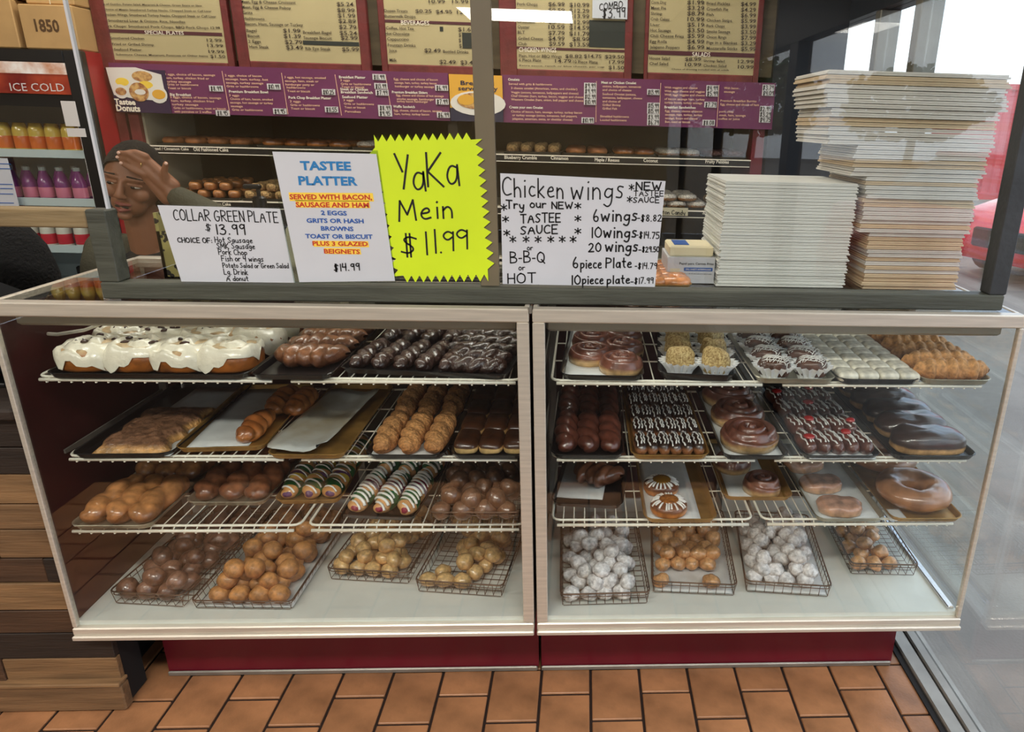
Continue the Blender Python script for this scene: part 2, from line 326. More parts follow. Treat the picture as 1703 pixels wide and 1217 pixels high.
def copy_thing(src, loc, rz=0, label=None, group=None, scale=None):
    r = src.copy(); C.objects.link(r); r.location = loc; r.rotation_euler = (0, 0, rz)
    if label: r['label'] = label
    if group: r['group'] = group
    if scale: r.scale = scale
    for ch in src.children:
        c = ch.copy(); C.objects.link(c); c.parent = r
        for g in ch.children:
            d = g.copy(); C.objects.link(d); d.parent = c
    return r

# ------------------------------------------------------------------ lettering
def text_mesh(body, m, bold=0, align='LEFT', space=1.0):
    cv = D.curves.new('lettering', 'FONT'); cv.body = body; cv.size = 1; cv.resolution_u = 2; cv.align_x = align; cv.offset = bold; cv.space_line = space
    o = D.objects.new('lettering_tmp', cv); C.objects.link(o); bpy.context.view_layer.update()
    me = D.meshes.new_from_object(o.evaluated_get(bpy.context.evaluated_depsgraph_get()))
    D.objects.remove(o); D.curves.remove(cv); me.materials.clear(); me.materials.append(m); return me
def print_on(name, body, p0, p1, h, m, parent=None, bold=0, space=1.0, cap=None):
    """print text on an upright face towards the camera: from p0 to p1 along the baseline, capitals h tall"""
    me = text_mesh(body, m, bold, space=space); xs = [v.co.x for v in me.vertices]
    if not xs: return None
    x0, x1 = min(xs), max(xs); d = (Vector(p1)-Vector(p0))/(x1-x0); k = h/.7
    for v in me.vertices:
        q = Vector(p0)+d*(v.co.x-x0)+Vector((0, 0, v.co.y*k)); v.co = q
    pa = parent
    o = D.objects.new(name, me); C.objects.link(o)
    if pa: o.parent = pa; o.matrix_parent_inverse = Matrix.Identity(4); me.transform(Matrix.Translation(-Vector(pa.location)))
    return o
# strokes as lists of (x, y); baseline 0, x-height .58, capitals 1, descender -.4
def S(*st): return st
GLY = {
'A': S([(0, 0), (.32, 1), (.62, 0)], [(.12, .38), (.52, .38)]), 'B': S([(0, 0), (0, 1)], [(0, 1), (.45, .95), (.45, .6), (.05, .52)], [(.05, .52), (.55, .45), (.55, .05), (0, 0)]),
'C': S([(.55, .85), (.35, 1), (.05, .8), (0, .3), (.2, 0), (.55, .12)]), 'D': S([(0, 0), (0, 1)], [(0, 1), (.5, .85), (.6, .4), (.4, .05), (0, 0)]), 'E': S([(.5, 1), (0, 1)], [(0, 1), (0, 0)], [(0, 0), (.5, 0)], [(0, .52), (.42, .52)]),
'F': S([(.5, 1), (0, 1)], [(0, 1), (0, 0)], [(0, .52), (.42, .52)]), 'G': S([(.55, .85), (.35, 1), (.05, .8), (0, .3), (.2, 0), (.5, .05), (.58, .4)], [(.3, .42), (.62, .42)]), 'H': S([(0, 0), (0, 1)], [(.5, 0), (.5, 1)], [(0, .5), (.5, .5)]),
'I': S([(.1, 0), (.1, 1)]), 'K': S([(0, 0), (0, 1)], [(.5, 1), (.02, .45)], [(.02, .45), (.55, 0)]), 'L': S([(0, 1), (0, 0)], [(0, 0), (.45, 0)]), 'M': S([(0, 0), (.08, 1)], [(.08, 1), (.35, .3)], [(.35, .3), (.62, 1)], [(.62, 1), (.7, 0)]),
'N': S([(0, 0), (0, 1)], [(0, 1), (.5, 0)], [(.5, 0), (.5, 1)]), 'O': S([(.3, 1), (0, .8), (0, .2), (.3, 0), (.6, .2), (.6, .8), (.3, 1), (.2, .97)]), 'P': S([(0, 0), (0, 1)], [(0, 1), (.5, .95), (.5, .55), (0, .48)]),
'Q': S([(.3, 1), (0, .8), (0, .2), (.3, 0), (.6, .2), (.6, .8), (.3, 1), (.2, .97)], [(.35, .3), (.65, -.08)]), 'R': S([(0, 0), (0, 1)], [(0, 1), (.5, .95), (.5, .55), (.02, .48)], [(.1, .48), (.55, 0)]), 'S': S([(.5, .88), (.25, 1), (.02, .78), (.25, .52), (.5, .28), (.25, 0), (0, .12)]),
'T': S([(0, 1), (.6, 1)], [(.3, 1), (.3, 0)]), 'U': S([(0, 1), (0, .3), (.25, 0), (.5, .3), (.5, 1)]), 'W': S([(0, 1), (.2, 0)], [(.2, 0), (.38, .6)], [(.38, .6), (.56, 0)], [(.56, 0), (.76, 1)]), 'Y': S([(0, 1), (.28, .5)], [(.55, 1), (.28, .0)]),
'a': S([(.4, .5), (.15, .58), (0, .25), (.15, 0), (.38, .15), (.4, .55)], [(.4, .58), (.45, 0)]), 'b': S([(0, 1), (0, 0)], [(0, .1), (.35, 0), (.4, .45), (0, .5)]), 'c': S([(.38, .5), (.15, .58), (0, .25), (.18, 0), (.4, .1)]), 'd': S([(.4, 1), (.4, 0)], [(.4, .45), (.1, .5), (0, .15), (.2, 0), (.4, .1)]),
'e': S([(.02, .3), (.4, .34), (.32, .58), (.1, .5), (0, .22), (.15, 0), (.42, .08)]), 'f': S([(.4, .95), (.2, 1), (.15, .7), (.15, 0)], [(0, .55), (.35, .55)]), 'g': S([(.4, .5), (.15, .58), (0, .25), (.2, .05), (.4, .25)], [(.42, .55), (.4, -.2), (.2, -.4), (0, -.25)]), 'h': S([(0, 1), (0, 0)], [(0, .4), (.2, .58), (.38, .4), (.38, 0)]),
'i': S([(.08, .56), (.08, 0)], [(.07, .8), (.1, .84)]), 'k': S([(0, 1), (0, 0)], [(.35, .6), (.02, .28)], [(.05, .28), (.38, 0)]), 'l': S([(.08, 1), (.08, 0)]), 'm': S([(0, .56), (0, 0)], [(0, .4), (.15, .58), (.28, .4), (.28, 0)], [(.28, .4), (.45, .58), (.56, .4), (.56, 0)]), 'n': S([(0, .56), (0, 0)], [(0, .38), (.18, .58), (.36, .4), (.36, 0)]),
'o': S([(.2, .58), (0, .42), (0, .12), (.2, 0), (.4, .15), (.4, .45), (.2, .58), (.12, .56)]), 'p': S([(0, .56), (0, -.4)], [(0, .5), (.35, .58), (.4, .15), (0, .02)]), 'r': S([(0, .56), (0, 0)], [(0, .36), (.15, .56), (.34, .52)]), 's': S([(.35, .52), (.12, .58), (.05, .38), (.32, .24), (.25, 0), (0, .05)]),
't': S([(.15, .95), (.15, .1), (.3, 0)], [(0, .6), (.34, .6)]), 'u': S([(0, .56), (0, .15), (.18, 0), (.38, .2)], [(.38, .56), (.4, 0)]), 'w': S([(0, .56), (.12, 0)], [(.12, 0), (.28, .42)], [(.28, .42), (.44, 0)], [(.44, 0), (.58, .58)]), 'y': S([(0, .56), (.08, .15), (.3, .1), (.4, .3)], [(.42, .56), (.38, -.2), (.2, -.4), (0, -.28)]), 'v': S([(0, .56), (.2, 0)], [(.2, 0), (.4, .56)]),
'0': S([(.25, 1), (0, .75), (0, .25), (.25, 0), (.5, .25), (.5, .75), (.25, 1)]), '1': S([(.1, 1), (.1, 0)]), '2': S([(.02, .78), (.22, 1), (.48, .8), (.3, .35), (0, 0)], [(0, 0), (.52, .02)]), '3': S([(.02, .88), (.3, 1), (.46, .78), (.15, .55)], [(.15, .55), (.5, .45), (.42, .05), (.15, 0), (0, .1)]), '4': S([(.05, 1), (0, .5)], [(0, .5), (.45, .5)], [(.4, 1), (.38, 0)]),
'5': S([(.45, 1), (.05, 1)], [(.05, 1), (.03, .6)], [(.03, .6), (.4, .6), (.45, .15), (.15, 0), (0, .1)]), '6': S([(.25, 1), (0, .5), (.05, .05), (.35, 0), (.42, .35), (.2, .48), (.03, .3)]), '7': S([(0, 1), (.45, 1)], [(.45, 1), (.12, 0)]), '8': S([(.25, .52), (.03, .75), (.25, 1), (.45, .78), (.25, .52), (0, .25), (.25, 0), (.48, .25), (.25, .52)]),
'9': S([(.42, .85), (.2, 1), (0, .75), (.18, .5), (.4, .7)], [(.42, .95), (.4, 0)]), '$': S([(.5, .8), (.25, .92), (.05, .72), (.45, .35), (.25, .08), (0, .18)], [(.18, 1.05), (.18, -.08)], [(.3, 1.05), (.3, -.08)]), '.': S([(.04, .0), (.08, .04)]), ':': S([(.04, .1), (.08, .14)], [(.04, .5), (.08, .54)]), '-': S([(0, .4), (.25, .4)]),
'*': S([(.2, .85), (.2, .15)], [(0, .7), (.4, .3)], [(.4, .7), (0, .3)]), ',': S([(.08, .05), (.02, -.12)]), ' ': S(),
}
def chaikin(p, n=2):
    for _ in range(n):
        if len(p) < 3: return p
        q = [p[0]]
        for a, b in zip(p, p[1:]):
            q += [(a[0]*.75+b[0]*.25, a[1]*.75+b[1]*.25), (a[0]*.25+b[0]*.75, a[1]*.25+b[1]*.75)]
        q.append(p[-1]); p = q
    return p
def hand_strokes(t, gap=.2):
    x = 0; out = []
    rnd = random.Random(hash(len(t))+ord(t[0]))
    for ch in t:
        if ch == ' ': x += .34; continue
        g = GLY.get(ch) or GLY.get(ch.upper()); wd = max([p[0] for s in g for p in s]+[.12]); dy = rnd.uniform(-.03, .03); k = rnd.uniform(.95, 1.05)
        for s in g: out.append(chaikin([(x+p[0], p[1]*k+dy) for p in s]))
        x += wd+gap
    return out, x-gap
def handwrite(name, lines, m, parent, plane_y):
    """marker strokes lying on an upright sheet; lines = (text, (u, v) start, (u, v) end, cap height px, pen px)"""
    mb = MB()
    for t, a, b, h, pen in lines:
        st, wd = hand_strokes(t); P0 = at(a[0], a[1], 'y', plane_y); P1 = at(b[0], b[1], 'y', plane_y)
        top = at(a[0]-h*.12*(a[0] < 700), a[1]-h, 'y', plane_y); up = Vector((0, 0, (top-P0).z)); ex = (P1-P0)/wd; w2 = pen*.5*up.length/h
        for s in st:
            q = [P0+ex*x+up*y for x, y in s]
            if len(q) == 2: q = [q[0], (q[0]+q[1])/2, q[1]]
            vs = []
            for i, p in enumerate(q):
                d = (q[min(i+1, len(q)-1)]-q[max(i-1, 0)]).normalized(); nn = Vector((-d.z, 0, d.x))
                e = d*w2*.6*(-1 if i == 0 else 1 if i == len(q)-1 else 0)
                vs += [p+nn*w2+e, p-nn*w2+e]
            mb.add(vs, [(2*i, 2*i+1, 2*i+3, 2*i+2) for i in range(len(q)-1)])
    me = mb.mesh(name, m, fix=False); me.transform(Matrix.Translation(-Vector(parent.location)))
    return link(name, me, parent)

# ================================================================== STRUCTURE
XW = 1.078     # storefront glass wall on the right
floor = struct('floor', MB().box(-4.4, 1.02, -9, 2.2, -.06, -.006), M['grout'])
def bevel_tile(x0, x1, y0, y1):
    return MB().box(x0, x1, y0, y1, -.012, 0, .0025)
TP, TL, TX0, TY0 = .1452, .1936, -.9866, .0529
full = MB().box(.004, TP-.004, .004, TL-.004, -.012, 0, .0022).mesh('tile', M['tile'])
n = 0
for i in range(-8, 15):
    for j in range(-7, 3):
        x = TX0+i*TP; y = TY0+j*TL+(TL/2 if i % 2 else 0)
        if y+TL > .62 or x < -2.2 or x > .95: continue
        t = link('tile', full if x+TP < .99 else bevel_tile(x+.004, .985, y+.004, y+TL-.004).mesh('tile', M['tile']), floor)
        if x+TP < .99: t.location = (x, y, (-.0012+random.random()*.0014))
        else: pass
        n += 1
struct('ceiling', MB().box(-4.4, 1.16, -9, 2.2, 2.75, 2.85), M['ceiling'])
struct('wall_back', MB().box(-4.4, 1.2, 2.0, 2.12, 0, 2.75), M['backwall'])
struct('wall_left', MB().box(-4.5, -4.4, -9, 2.12, 0, 2.75), M['wall'])
struct('wall_front', MB().box(-4.5, 1.2, -9.1, -9, 0, 2.75), M['wall'])
# storefront wall: sill, head, mullions and panes
hd = struct('wall_right', MB().box(XW-.03, XW+.05, -9, 2.0, 1.96, 2.75), M['frame_dk'])
sill = MB().box(1.0, 1.046, -9, 2.0, -.02, .016, .004).box(1.05, XW+.022, -9, 2.0, -.1, .02, .004)
struct('trim_1', sill, M['alud'])
struct('trim_2', MB().box(.982, 1.0, -9, 2.0, -.006, .006).box(1.046, 1.05, -9, 2.0, -.02, .01), M['dark'])
MUL = [-6.4, -4.3, -2.14, .87, 1.2, 1.96]
for k, y in enumerate(MUL):
    wd = .15 if y == -2.14 else .05
    struct('trim_%d' % (k+3), MB().box(XW-.03, XW+.045, y-wd/2, y+wd/2, .02, 1.96, .004), M['frame_dk'] if k in (0, 1, 2, 5) else M['frame_lt'])
ys = [-9]+MUL
for k in range(len(MUL)):
    struct('window_%d' % (k+1), MB().box(XW+.0, XW+.006, ys[k]+.03, ys[k+1]-.03, .02, 1.96), M['glassw'])

# outside ground
struct('ground', MB().box(1.10, 60, -40, 70, -.25, -.1), M['asphalt'])
kb = struct('pavement', MB().box(XW+.024, 2.35, -40, 40, -.1, -.012, .004), M['concrete'])

# ================================================================== DISPLAY CASES
ZB, ZT, ZF, YB = .268, 1.148, .305, .57
SH = (.95, .745, .55)
def display_case(x0, x1, right, label):
    c = thing('display_case', label, 'display case', (x0, 0, 0))
    W = x1-x0; a = M['alu']
    MB().box(0, W, -.004, .02, ZB, ZB+.022, .003).box(0, W, -.012, .02, ZB-.012, ZB+.002, .003).build('bottom_rail', a, c)
    MB().box(0, W, 0, .03, ZT-.032, ZT, .003).build('top_rail', a, c)
    MB().box(.03, W-.03, .035, .085, ZT-.062, ZT-.03, .006).build('light_housing', M['housing'], c)
    MB().box(0, W, YB-.03, YB, ZT-.03, ZT, .003).build('top_rail', a, c)
    pw = .02
    pl, pr = (.011, .028) if not right else (.028, .011)
    MB().box(0, pl, 0, .016, ZB+.022, ZT-.032, .002).build('post', a, c)
    MB().box(W-pr, W, 0, .016, ZB+.022, ZT-.032, .002).build('post', a, c)
    MB().box(0, .02, YB-.02, YB, .3, ZT-.03).build('post', a, c); MB().box(W-.02, W, YB-.02, YB, .3, ZT-.03).build('post', a, c)
    for q in (0, W-.012): MB().box(q, q+.012, .03, YB-.03, ZT-.018, ZT, .002).build('side_rail', a, c)
    MB().box(pl, W-pr, .006, .010, ZB+.02, ZT-.032).build('front_glass', M['glass'], c)
    MB().box(.012, W-.012, .03, YB-.03, ZT-.008, ZT-.002).build('top_glass', M['glass'], c)
    MB().box(.006, W-.006, .012, YB-.02, ZB-.01, ZF-.002).build('floor_panel', M['case_floor'], c)
    # rear: white track and dark sliding doors
    MB().box(.02, W-.02, YB-.03, YB-.012, ZF, ZF+.05).build('door_track', M['case_floor'], c)
    for k in range(2):
        h = W/2
        MB().box(.02+k*(h-.02), h+k*(h-.02), YB-.024+k*.008, YB-.018+k*.008, ZF+.05, ZT-.03).build('rear_door', M['maroon_in'] if k == 0 else M['shelf_dk'], c)
    if not right:
        MB().box(.0, .006, .02, YB-.02, ZF, ZT-.03).build('side_panel', M['maroon_in'], c)
        MB().box(W-.006, W-.002, .02, YB-.02, ZF, ZT-.03).build('side_panel', M['maroon_in'], c)
    else:
        MB().box(.002, .006, .02, YB-.02, ZF, ZT-.03).build('side_panel', M['shelf_dk'], c)
        MB().box(W-.006, W-.002, .016, YB-.02, ZF-.02, ZT-.018).build('side_glass', M['glass'], c)
        MB().box(W-.03, W-.012, .02, YB-.03, ZF-.002, ZF+.008, .002).build('floor_trim', M['chrome'], c)
    # standards with arms that carry the racks
    for q in ((.006, .028) if not right else (W-.03, W-.008)), (W*.5-.011, W*.5+.011), ((W-.03, W-.008) if not right else (.01, .032)):
        MB().box(q[0], q[1], YB-.042, YB-.032, ZF, ZT-.05).build('shelf_standard', M['alud'], c)
    for z in SH:
        zz = z+.007+(.013 if right and z == SH[2] else 0)
        for q in (.012, W*.5, W-.022):
            MB().add([(q, YB-.04, zz-.05), (q, YB-.04, zz-.006), (q, .10, zz-.006), (q, .10, zz-.016),
                      (q+.004, YB-.04, zz-.05), (q+.004, YB-.04, zz-.006), (q+.004, .10, zz-.006), (q+.004, .10, zz-.016)],
                     [(0, 1, 2, 3), (7, 6, 5, 4), (0, 4, 5, 1), (1, 5, 6, 2), (2, 6, 7, 3), (3, 7, 4, 0)]).build('bracket_arm', M['alud'], c)
    # base
    b0, b1 = (.11, W) if not right else (0, W-.09)
    MB().box(b0, b1, .15, .165, .012, ZB-.012).build('kick_panel', M['maroon'], c)
    MB().box(b0, b1-.004, .142, .15, .0, .016, .003).build('kick_seal', M['alud'], c)
    MB().box(b0+.02, b1-.02, .165, YB, .0, ZB-.012).build('base', M['dark'], c)
    MB().box(0, W, .02, YB, ZB-.012, ZB-.002).build('underside', M['alud'], c)
    return c
display_case(-1.304, -.1245, False, 'left glass bakery display case with maroon side panel beside the wood-clad counter')
display_case(-.1165, 1.042, True, 'right glass bakery display case with clear glass end beside the storefront window')
MB().box(-.1245+.0008, -.1165-.0008, .0, .02, ZT-.01, ZT+.003).build('joint_cover', M['alud'])
tag(D.objects['joint_cover'], 'small metal joining strip between the tops of the two display cases', 'metal strip')

def wire_shelf(x0, x1, z, label, y0=.052, y1=.515, gap=.012):
    z += .012
    t = thing('wire_shelf', label, 'wire shelf', (x0, y0, z), 0, 'white wire shelves inside the display cases')
    W = x1-x0; d = y1-y0; m = M['white_wire']; r = .0034; c = .02
    lp = []
    for (cx_, cy_, a0) in ((W-c, c, -PI/2), (W-c, d-c, 0), (c, d-c, PI/2), (c, c, PI)):
        for k in range(4): lp.append((cx_+c*math.cos(a0+k*PI/6), cy_+c*math.sin(a0+k*PI/6), -.0038))
    MB().tube(lp, r, 6, True).build('frame', m, t, True)
    MB().rod((.012, -.012, -gap), (W-.012, -.012, -gap), .0042, 6).build('front_rail', m, t, True)
    mb = MB(); n_ = int(W/.0275)
    for k in range(1, n_):
        x = W*k/n_
        mb.rod((x, -.012, -gap-.0015), (x, .004, -.003), .0017, 4).rod((x, .004, -.003), (x, d, -.003), .0017, 4)
        mb.rod((x, -.012, -gap-.0068), (x, -.012, -gap), .0026, 5)
    for k in (1, 2): mb.rod((0, d*k/3, -.006), (W, d*k/3, -.006), .002, 4)
    o = mb.build('cross_wires', m, t); o['kind'] = 'stuff'
    return t
XL = ((-1.272, -.72), (-.70, -.150)); XR = ((-.076, .450), (.476, 1.002))
nm = ('top', 'middle', 'bottom')
for k, z in enumerate(SH):
    for side, X in (('left', XL), ('right', XR)):
        zz = z+(.013 if side == 'right' and k == 2 else 0)
        xa = (-1.27, -1.248, -1.285)[k] if side == 'left' else X[0][0]
        gp = .012 if k == 2 else .007
        wire_shelf(xa, X[0][1], zz, 'white wire shelf, %s tier of the %s display case, left half' % (nm[k], side), gap=gp)
        wire_shelf(X[1][0], X[1][1], zz, 'white wire shelf, %s tier of the %s display case, right half' % (nm[k], side), gap=gp)

# hanging white cable at the far left inside top
cb = MB().tube([at(u, v, 'y', .15) for u, v in ((-40, 500), (-10, 525), (10, 542), (50, 553), (95, 556), (140, 549), (175, 536), (215, 524))], .0045, 6).build('cable', M['white_wire'], None, True)
tag(cb, 'white cable sagging inside the upper left end of the left display case', 'cable')

# ================================================================== GUARD FRAME ON THE CASES
GY = .065
g = thing('counter_guard', 'tall clear counter guard in a grey-green painted wooden frame on the cases', 'counter guard', (0, GY, ZT))
H0 = ZT
def gb(name, m, x0, x1, z0, z1, y0=-.022, y1=.022, b=.003): return MB().box(x0, x1, y0, y1, z0-H0, z1-H0, b).build(name, m, g)
gb('bottom_rail', M['wood_frame'], -1.078, 1.005, ZT, ZT+.038)
gb('post', M['wood_frame'], -1.078, -1.036, ZT+.038, 1.345)
gb('side_rail', M['rail_wood'], -2.05, -1.078, 1.305, 1.345)
gb('end_post', M['post_frame'], .965, 1.008, ZT+.038, 2.3)
gb('pane', M['plexi'], -1.04, -.214, ZT+.03, 2.3, .002, .007, 0)
gb('pane', M['plexi'], -.214, .966, ZT+.03, 2.3, .002, .007, 0)
gb('seam_strip', M['seam'], -.238, -.196, ZT+.038, 2.3, -.002, .012, .001)
gb('pane_edge', M['white'], -1.045, -1.040, 1.345, 2.3, .0, .009, 0)
gb('top_rail', M['wood_frame'], -1.078, 1.005, 2.3, 2.34)
MB().rod((.03, .0, 0), (.03, .0, 0.001), .001).build('screw', M['alud'], g)

# ================================================================== WOOD-CLAD COUNTER (left)
ct = thing('wood_counter', 'counter front clad in mixed brown and tan reclaimed wood planks', 'counter', (-2.3, .03, 0))
MB().box(-1.2, .985, .02, .56, 0, .86).build('carcass', M['dark'], ct)
rnd = random.Random(3)
z = .095; row = 0
while z < .85:
    h = .083 if row % 2 else .072
    x = -1.2+rnd.uniform(-.4, 0)
    while x < 1.06:
        L = rnd.uniform(.35, .9); xe = min(x+L, .985 if z+h > .255 else 1.06)
        if (.985 if z+h > .255 else 1.06) < x: break
        if xe-max(x, -1.2) > .02:
            link('plank', MB().box(max(x, -1.2), xe-.002, -.002+rnd.uniform(0, .006), .02, z, z+h-.003, .002).mesh('plank', PLANK[rnd.choice((0, 1, 2, 3, 0, 1))]), ct)
        x += L
        if xe < x-L+1e-6: break
    z += h; row += 1
MB().box(-1.2, 1.065, -.014, .02, .0, .085, .006).build('base_board', PLANK[0], ct)
MB().box(-1.2, 1.065, -.02, .02, .085, .097, .003).build('base_cap', PLANK[3], ct)
MB().box(.985, 1.055, .02, .10, 0, .255, .004).build('corner_block', M['dark'], ct)
MB().box(-1.2, .985, -.02, .56, .86, .89, .006).build('counter_top', PLANK[2], ct)

# ================================================================== BEHIND THE COUNTER
BY = 1.5
def PX(u, v): return at(u, v, 'y', BY)
def board(u0, u1, vb, fu0, fu1, fv, label, dark=(), heads=()):
    a = at(u0, vb, 'y', BY); b = at(u1, vb, 'y', BY); f0 = at(fu0, fv, 'y', BY+.01); f1 = at(fu1, fv, 'y', BY+.01)
    ZTOP = 2.45
    t = thing('menu_board', label, 'menu board', (f0.x, BY, f0.z), 0, 'wall menu boards above the back shelves')
    W = f1.x-f0.x; H = ZTOP-f0.z; l = a.x-f0.x; r = b.x-f0.x; zb = a.z-f0.z
    MB().box(0, l, 0, .03, 0, H, .004).box(r, W, 0, .03, 0, H, .004).box(l, r, 0, .03, 0, zb, .004).box(l, r, 0, .03, H-.04, H, .004).build('frame', M['maroon_frame'], t)
    MB().box(l, r, .004, .012, zb, H-.04).build('face', M['board'], t)
    for (x0, v0, x1, v1, key) in dark:
        p = at(x0, v0, 'y', BY); q = at(x1, v1, 'y', BY)
        MB().box(p.x-f0.x, q.x-f0.x, .0025, .0045, q.z-f0.z, p.z-f0.z).build({'plum': 'heading_band', 'board_dark': 'blank_strip'}[key], M[key], t)
    return t
def blines(t, m, items, h=6, bold=.01):
    """printed lines: (text, u0, v, u1[, h])"""
    ms = []
    for it in items:
        body, ua, v, ub = it[:4]; hh = (it[4] if len(it) > 4 else h)*.84; v2 = it[5] if len(it) > 5 else v+(ub-ua)*.018
        p = at(ua, v, 'y', BY+.001); q = at(ub, v2, 'y', BY+.001); k = (at(ua, v-hh, 'y', BY)-p).z
        ms.append((body, p, q, k))
    join_text('lettering', ms, m, t, bold)
def join_text(name, ms, m, parent, bold=.01):
    mb = MB(); loc = Vector(parent.location)
    for body, p, q, k in ms:
        me = text_mesh(body, m, bold); xs = [v.co.x for v in me.vertices]; x0 = min(xs); x1 = max(xs); d = (q-p)/(x1-x0)
        mb.add([p+d*(v.co.x-x0)+Vector((0, 0, v.co.y*k/.7))-loc for v in me.vertices], [tuple(f.vertices) for f in me.polygons]); D.meshes.remove(me)
    me = mb.mesh(name, m, fix=False); return link(name, me, parent)

b1 = board(190, 378, 99, 172, 393, 116, 'leftmost cream menu board in maroon frame, headed special plates', [(178, 48, 369, 60, 'plum')])
blines(b1, M['board_ink'], [('Cup of Gumbo, Potato Salad, Macaroni & Cheese, Green Beans or Slaw', 165, 8, 336, 4), ('Choice of Meats: Smothered Turkey Necks, Chopped Steak or Calf Liver', 172, 17, 352, 4), ('Chicken Wings, Smothered Turkey Necks, Chopped Steak or Calf Liver', 172, 26, 360, 5),
  ('Smothered Liver & Onions, Rice, Noodles', 180, 36, 308, 5), ('Pork Chops: Smothered Pork Chops, BBQ Pork Chops 12.99', 172, 45, 366, 5),
  ('Smothered Chicken', 184, 65, 240, 5), ('12.99', 344, 69, 369, 6), ('Fried or Grilled Shrimp', 187, 75, 256, 5), ('13.99', 345, 78, 371, 6), ('Seafood Platter', 190, 84, 236, 5), ('19.99', 347, 88, 373, 6), ('Substitute Cheese, Macaroni, Potatoes or Other Items', 193, 92, 346, 4), ('$1.50', 350, 96, 375, 6)])
blines(b1, M['cream_print'], [('SPECIAL PLATES', 241, 57, 306, 7.5)], bold=.008)
b2 = board(415, 600, 101, 400, 618, 119, 'second cream menu board from the left, breakfast prices and one dark strip', [(503, 67, 597, 77, 'board_dark')])
blines(b2, M['board_ink'], [('Meat, Egg & Cheese Croissant', 400, 5, 492, 6), ('$5.24', 560, 10, 588, 8), ('Meat, Egg & Cheese Poboy', 402, 14, 484, 6), ('$8.99', 561, 20, 590, 8), ('Grits', 403, 23, 420, 6), ('$1.99', 562, 29, 591, 8), ('Hashbrowns', 405, 33, 440, 6), ('$2.89', 563, 38, 592, 8),
  ('Bacon, Ham, Sausage or Turkey', 408, 42, 504, 6), ('$2.79', 564, 48, 593, 8), ('Bagel', 410, 53, 427, 6), ('$1.99', 471, 54, 500, 8), ('Breakfast Bagel', 504, 56, 551, 6), ('$5.24', 565, 58, 594, 8), ('Biscuit', 412, 62, 432, 6), ('$1.39', 472, 63, 501, 8), ('Sausage Biscuit', 505, 65, 552, 6), ('$2.99', 567, 66, 595, 8),
  ('2 Eggs', 413, 71, 434, 6), ('$2.79', 474, 73, 503, 8), ('Ham Steak', 415, 80, 447, 6), ('$3.49', 476, 82, 504, 8), ('Rib Eye Steak', 508, 83, 550, 6), ('$5.99', 569, 85, 597, 8)])
b3 = board(645, 793, 106, 637, 815, 124, 'third cream menu board, headed beverages, behind the guard seam strip', [(637, 32, 792, 42, 'plum'), (768, 54, 793, 81, 'board_dark'), (731, 44, 737, 52, 'board_dark')])
blines(b3, M['board_ink'], [('10.99', 713, 5, 740, 7), ('15.99', 752, 5, 779, 7), ('Dozen Treats', 639, 20, 678, 6), ('$0.25', 691, 21, 718, 7), ('$4.95', 725, 22, 752, 7), ('12.99', 760, 23, 787, 7), ('Buttermilk Drops', 640, 29, 691, 6), ('Coffee, Hot Tea', 642, 49, 688, 6), ('$1.69', 762, 52, 789, 8), ('Hot Chocolate', 641, 58, 681, 6), ('$', 763, 61, 767, 7),
  ('Cappuccino', 644, 67, 680, 6), ('$', 763, 70, 767, 7), ('Fountain Drinks', 645, 77, 691, 6), ('$', 764, 79, 768, 7), ('Juice', 647, 86, 660, 6), ('$2.49', 706, 87, 733, 8), ('Bottled Drinks', 737, 88, 779, 6), ('Milk', 648, 102, 660, 6), ('$2.49', 731, 106, 758, 8), ('$3.49', 766, 107, 792, 8)])
blines(b3, M['cream_print'], [('BEVERAGES', 667, 41, 714, 8.5)], bold=.008)
b4 = board(860, 1038, 114, 833, 1050, 131, 'cream menu board headed chicken wings with a handwritten white card on it', [(859, 77, 1040, 87, 'plum'), (980, 33, 1042, 80, 'board_dark')])
blines(b4, M['board_ink'], [('Pork Chops', 860, 9, 894, 6), ('$6.99', 912, 10, 939, 8), ('$10.99', 947, 11, 980, 8), ('Fish', 860, 19, 875, 6), ('$8.59', 912, 20, 939, 8), ('$12.29', 947, 21, 980, 8), ('Shrimp', 860, 28, 884, 6), ('$9.59', 912, 29, 939, 8), ('$13.99', 947, 30, 980, 8), ('Crabcake', 860, 38, 890, 6), ('$8.59', 912, 39, 939, 8), ('$12.99', 947, 40, 980, 8), ('Oyster', 861, 47, 881, 6), ('10.59', 912, 48, 939, 8), ('$14.59', 947, 49, 980, 8),
  ('BLT', 861, 56, 873, 6), ('$7.79', 912, 58, 939, 8), ('$11.79', 947, 59, 980, 8), ('Grilled Cheese', 862, 66, 903, 6), ('$4.99', 912, 67, 939, 8), ('$8.99', 952, 68, 980, 8), ('Club', 862, 75, 876, 6), ('$9.59', 913, 76, 939, 8), ('$13.59', 947, 77, 980, 8),
  ('Plain, Hot or BBQ Wings', 863, 95, 934, 6), ('$8.82', 940, 96, 968, 7), ('$14.75', 971, 96, 1000, 7), ('$29.50', 1006, 97, 1038, 7), ('6 Piece Plate', 863, 102, 900, 6), ('14.79', 923, 104, 950, 7), ('10 Piece Plate', 953, 105, 994, 6), ('17.99', 1013, 106, 1038, 7), ('Extra sauce, ranch or blue cheese, per cup', 864, 110, 1005, 3), ('$1.50', 1012, 115, 1038, 7)])
blines(b4, M['cream_print'], [('CHICKEN WINGS', 863, 86, 925, 9)], bold=.008)
b5 = board(1077, 1253, 120, 1070, 1260, 136, 'rightmost cream menu board, headed salads', [(1077, 83, 1256, 96, 'plum')])
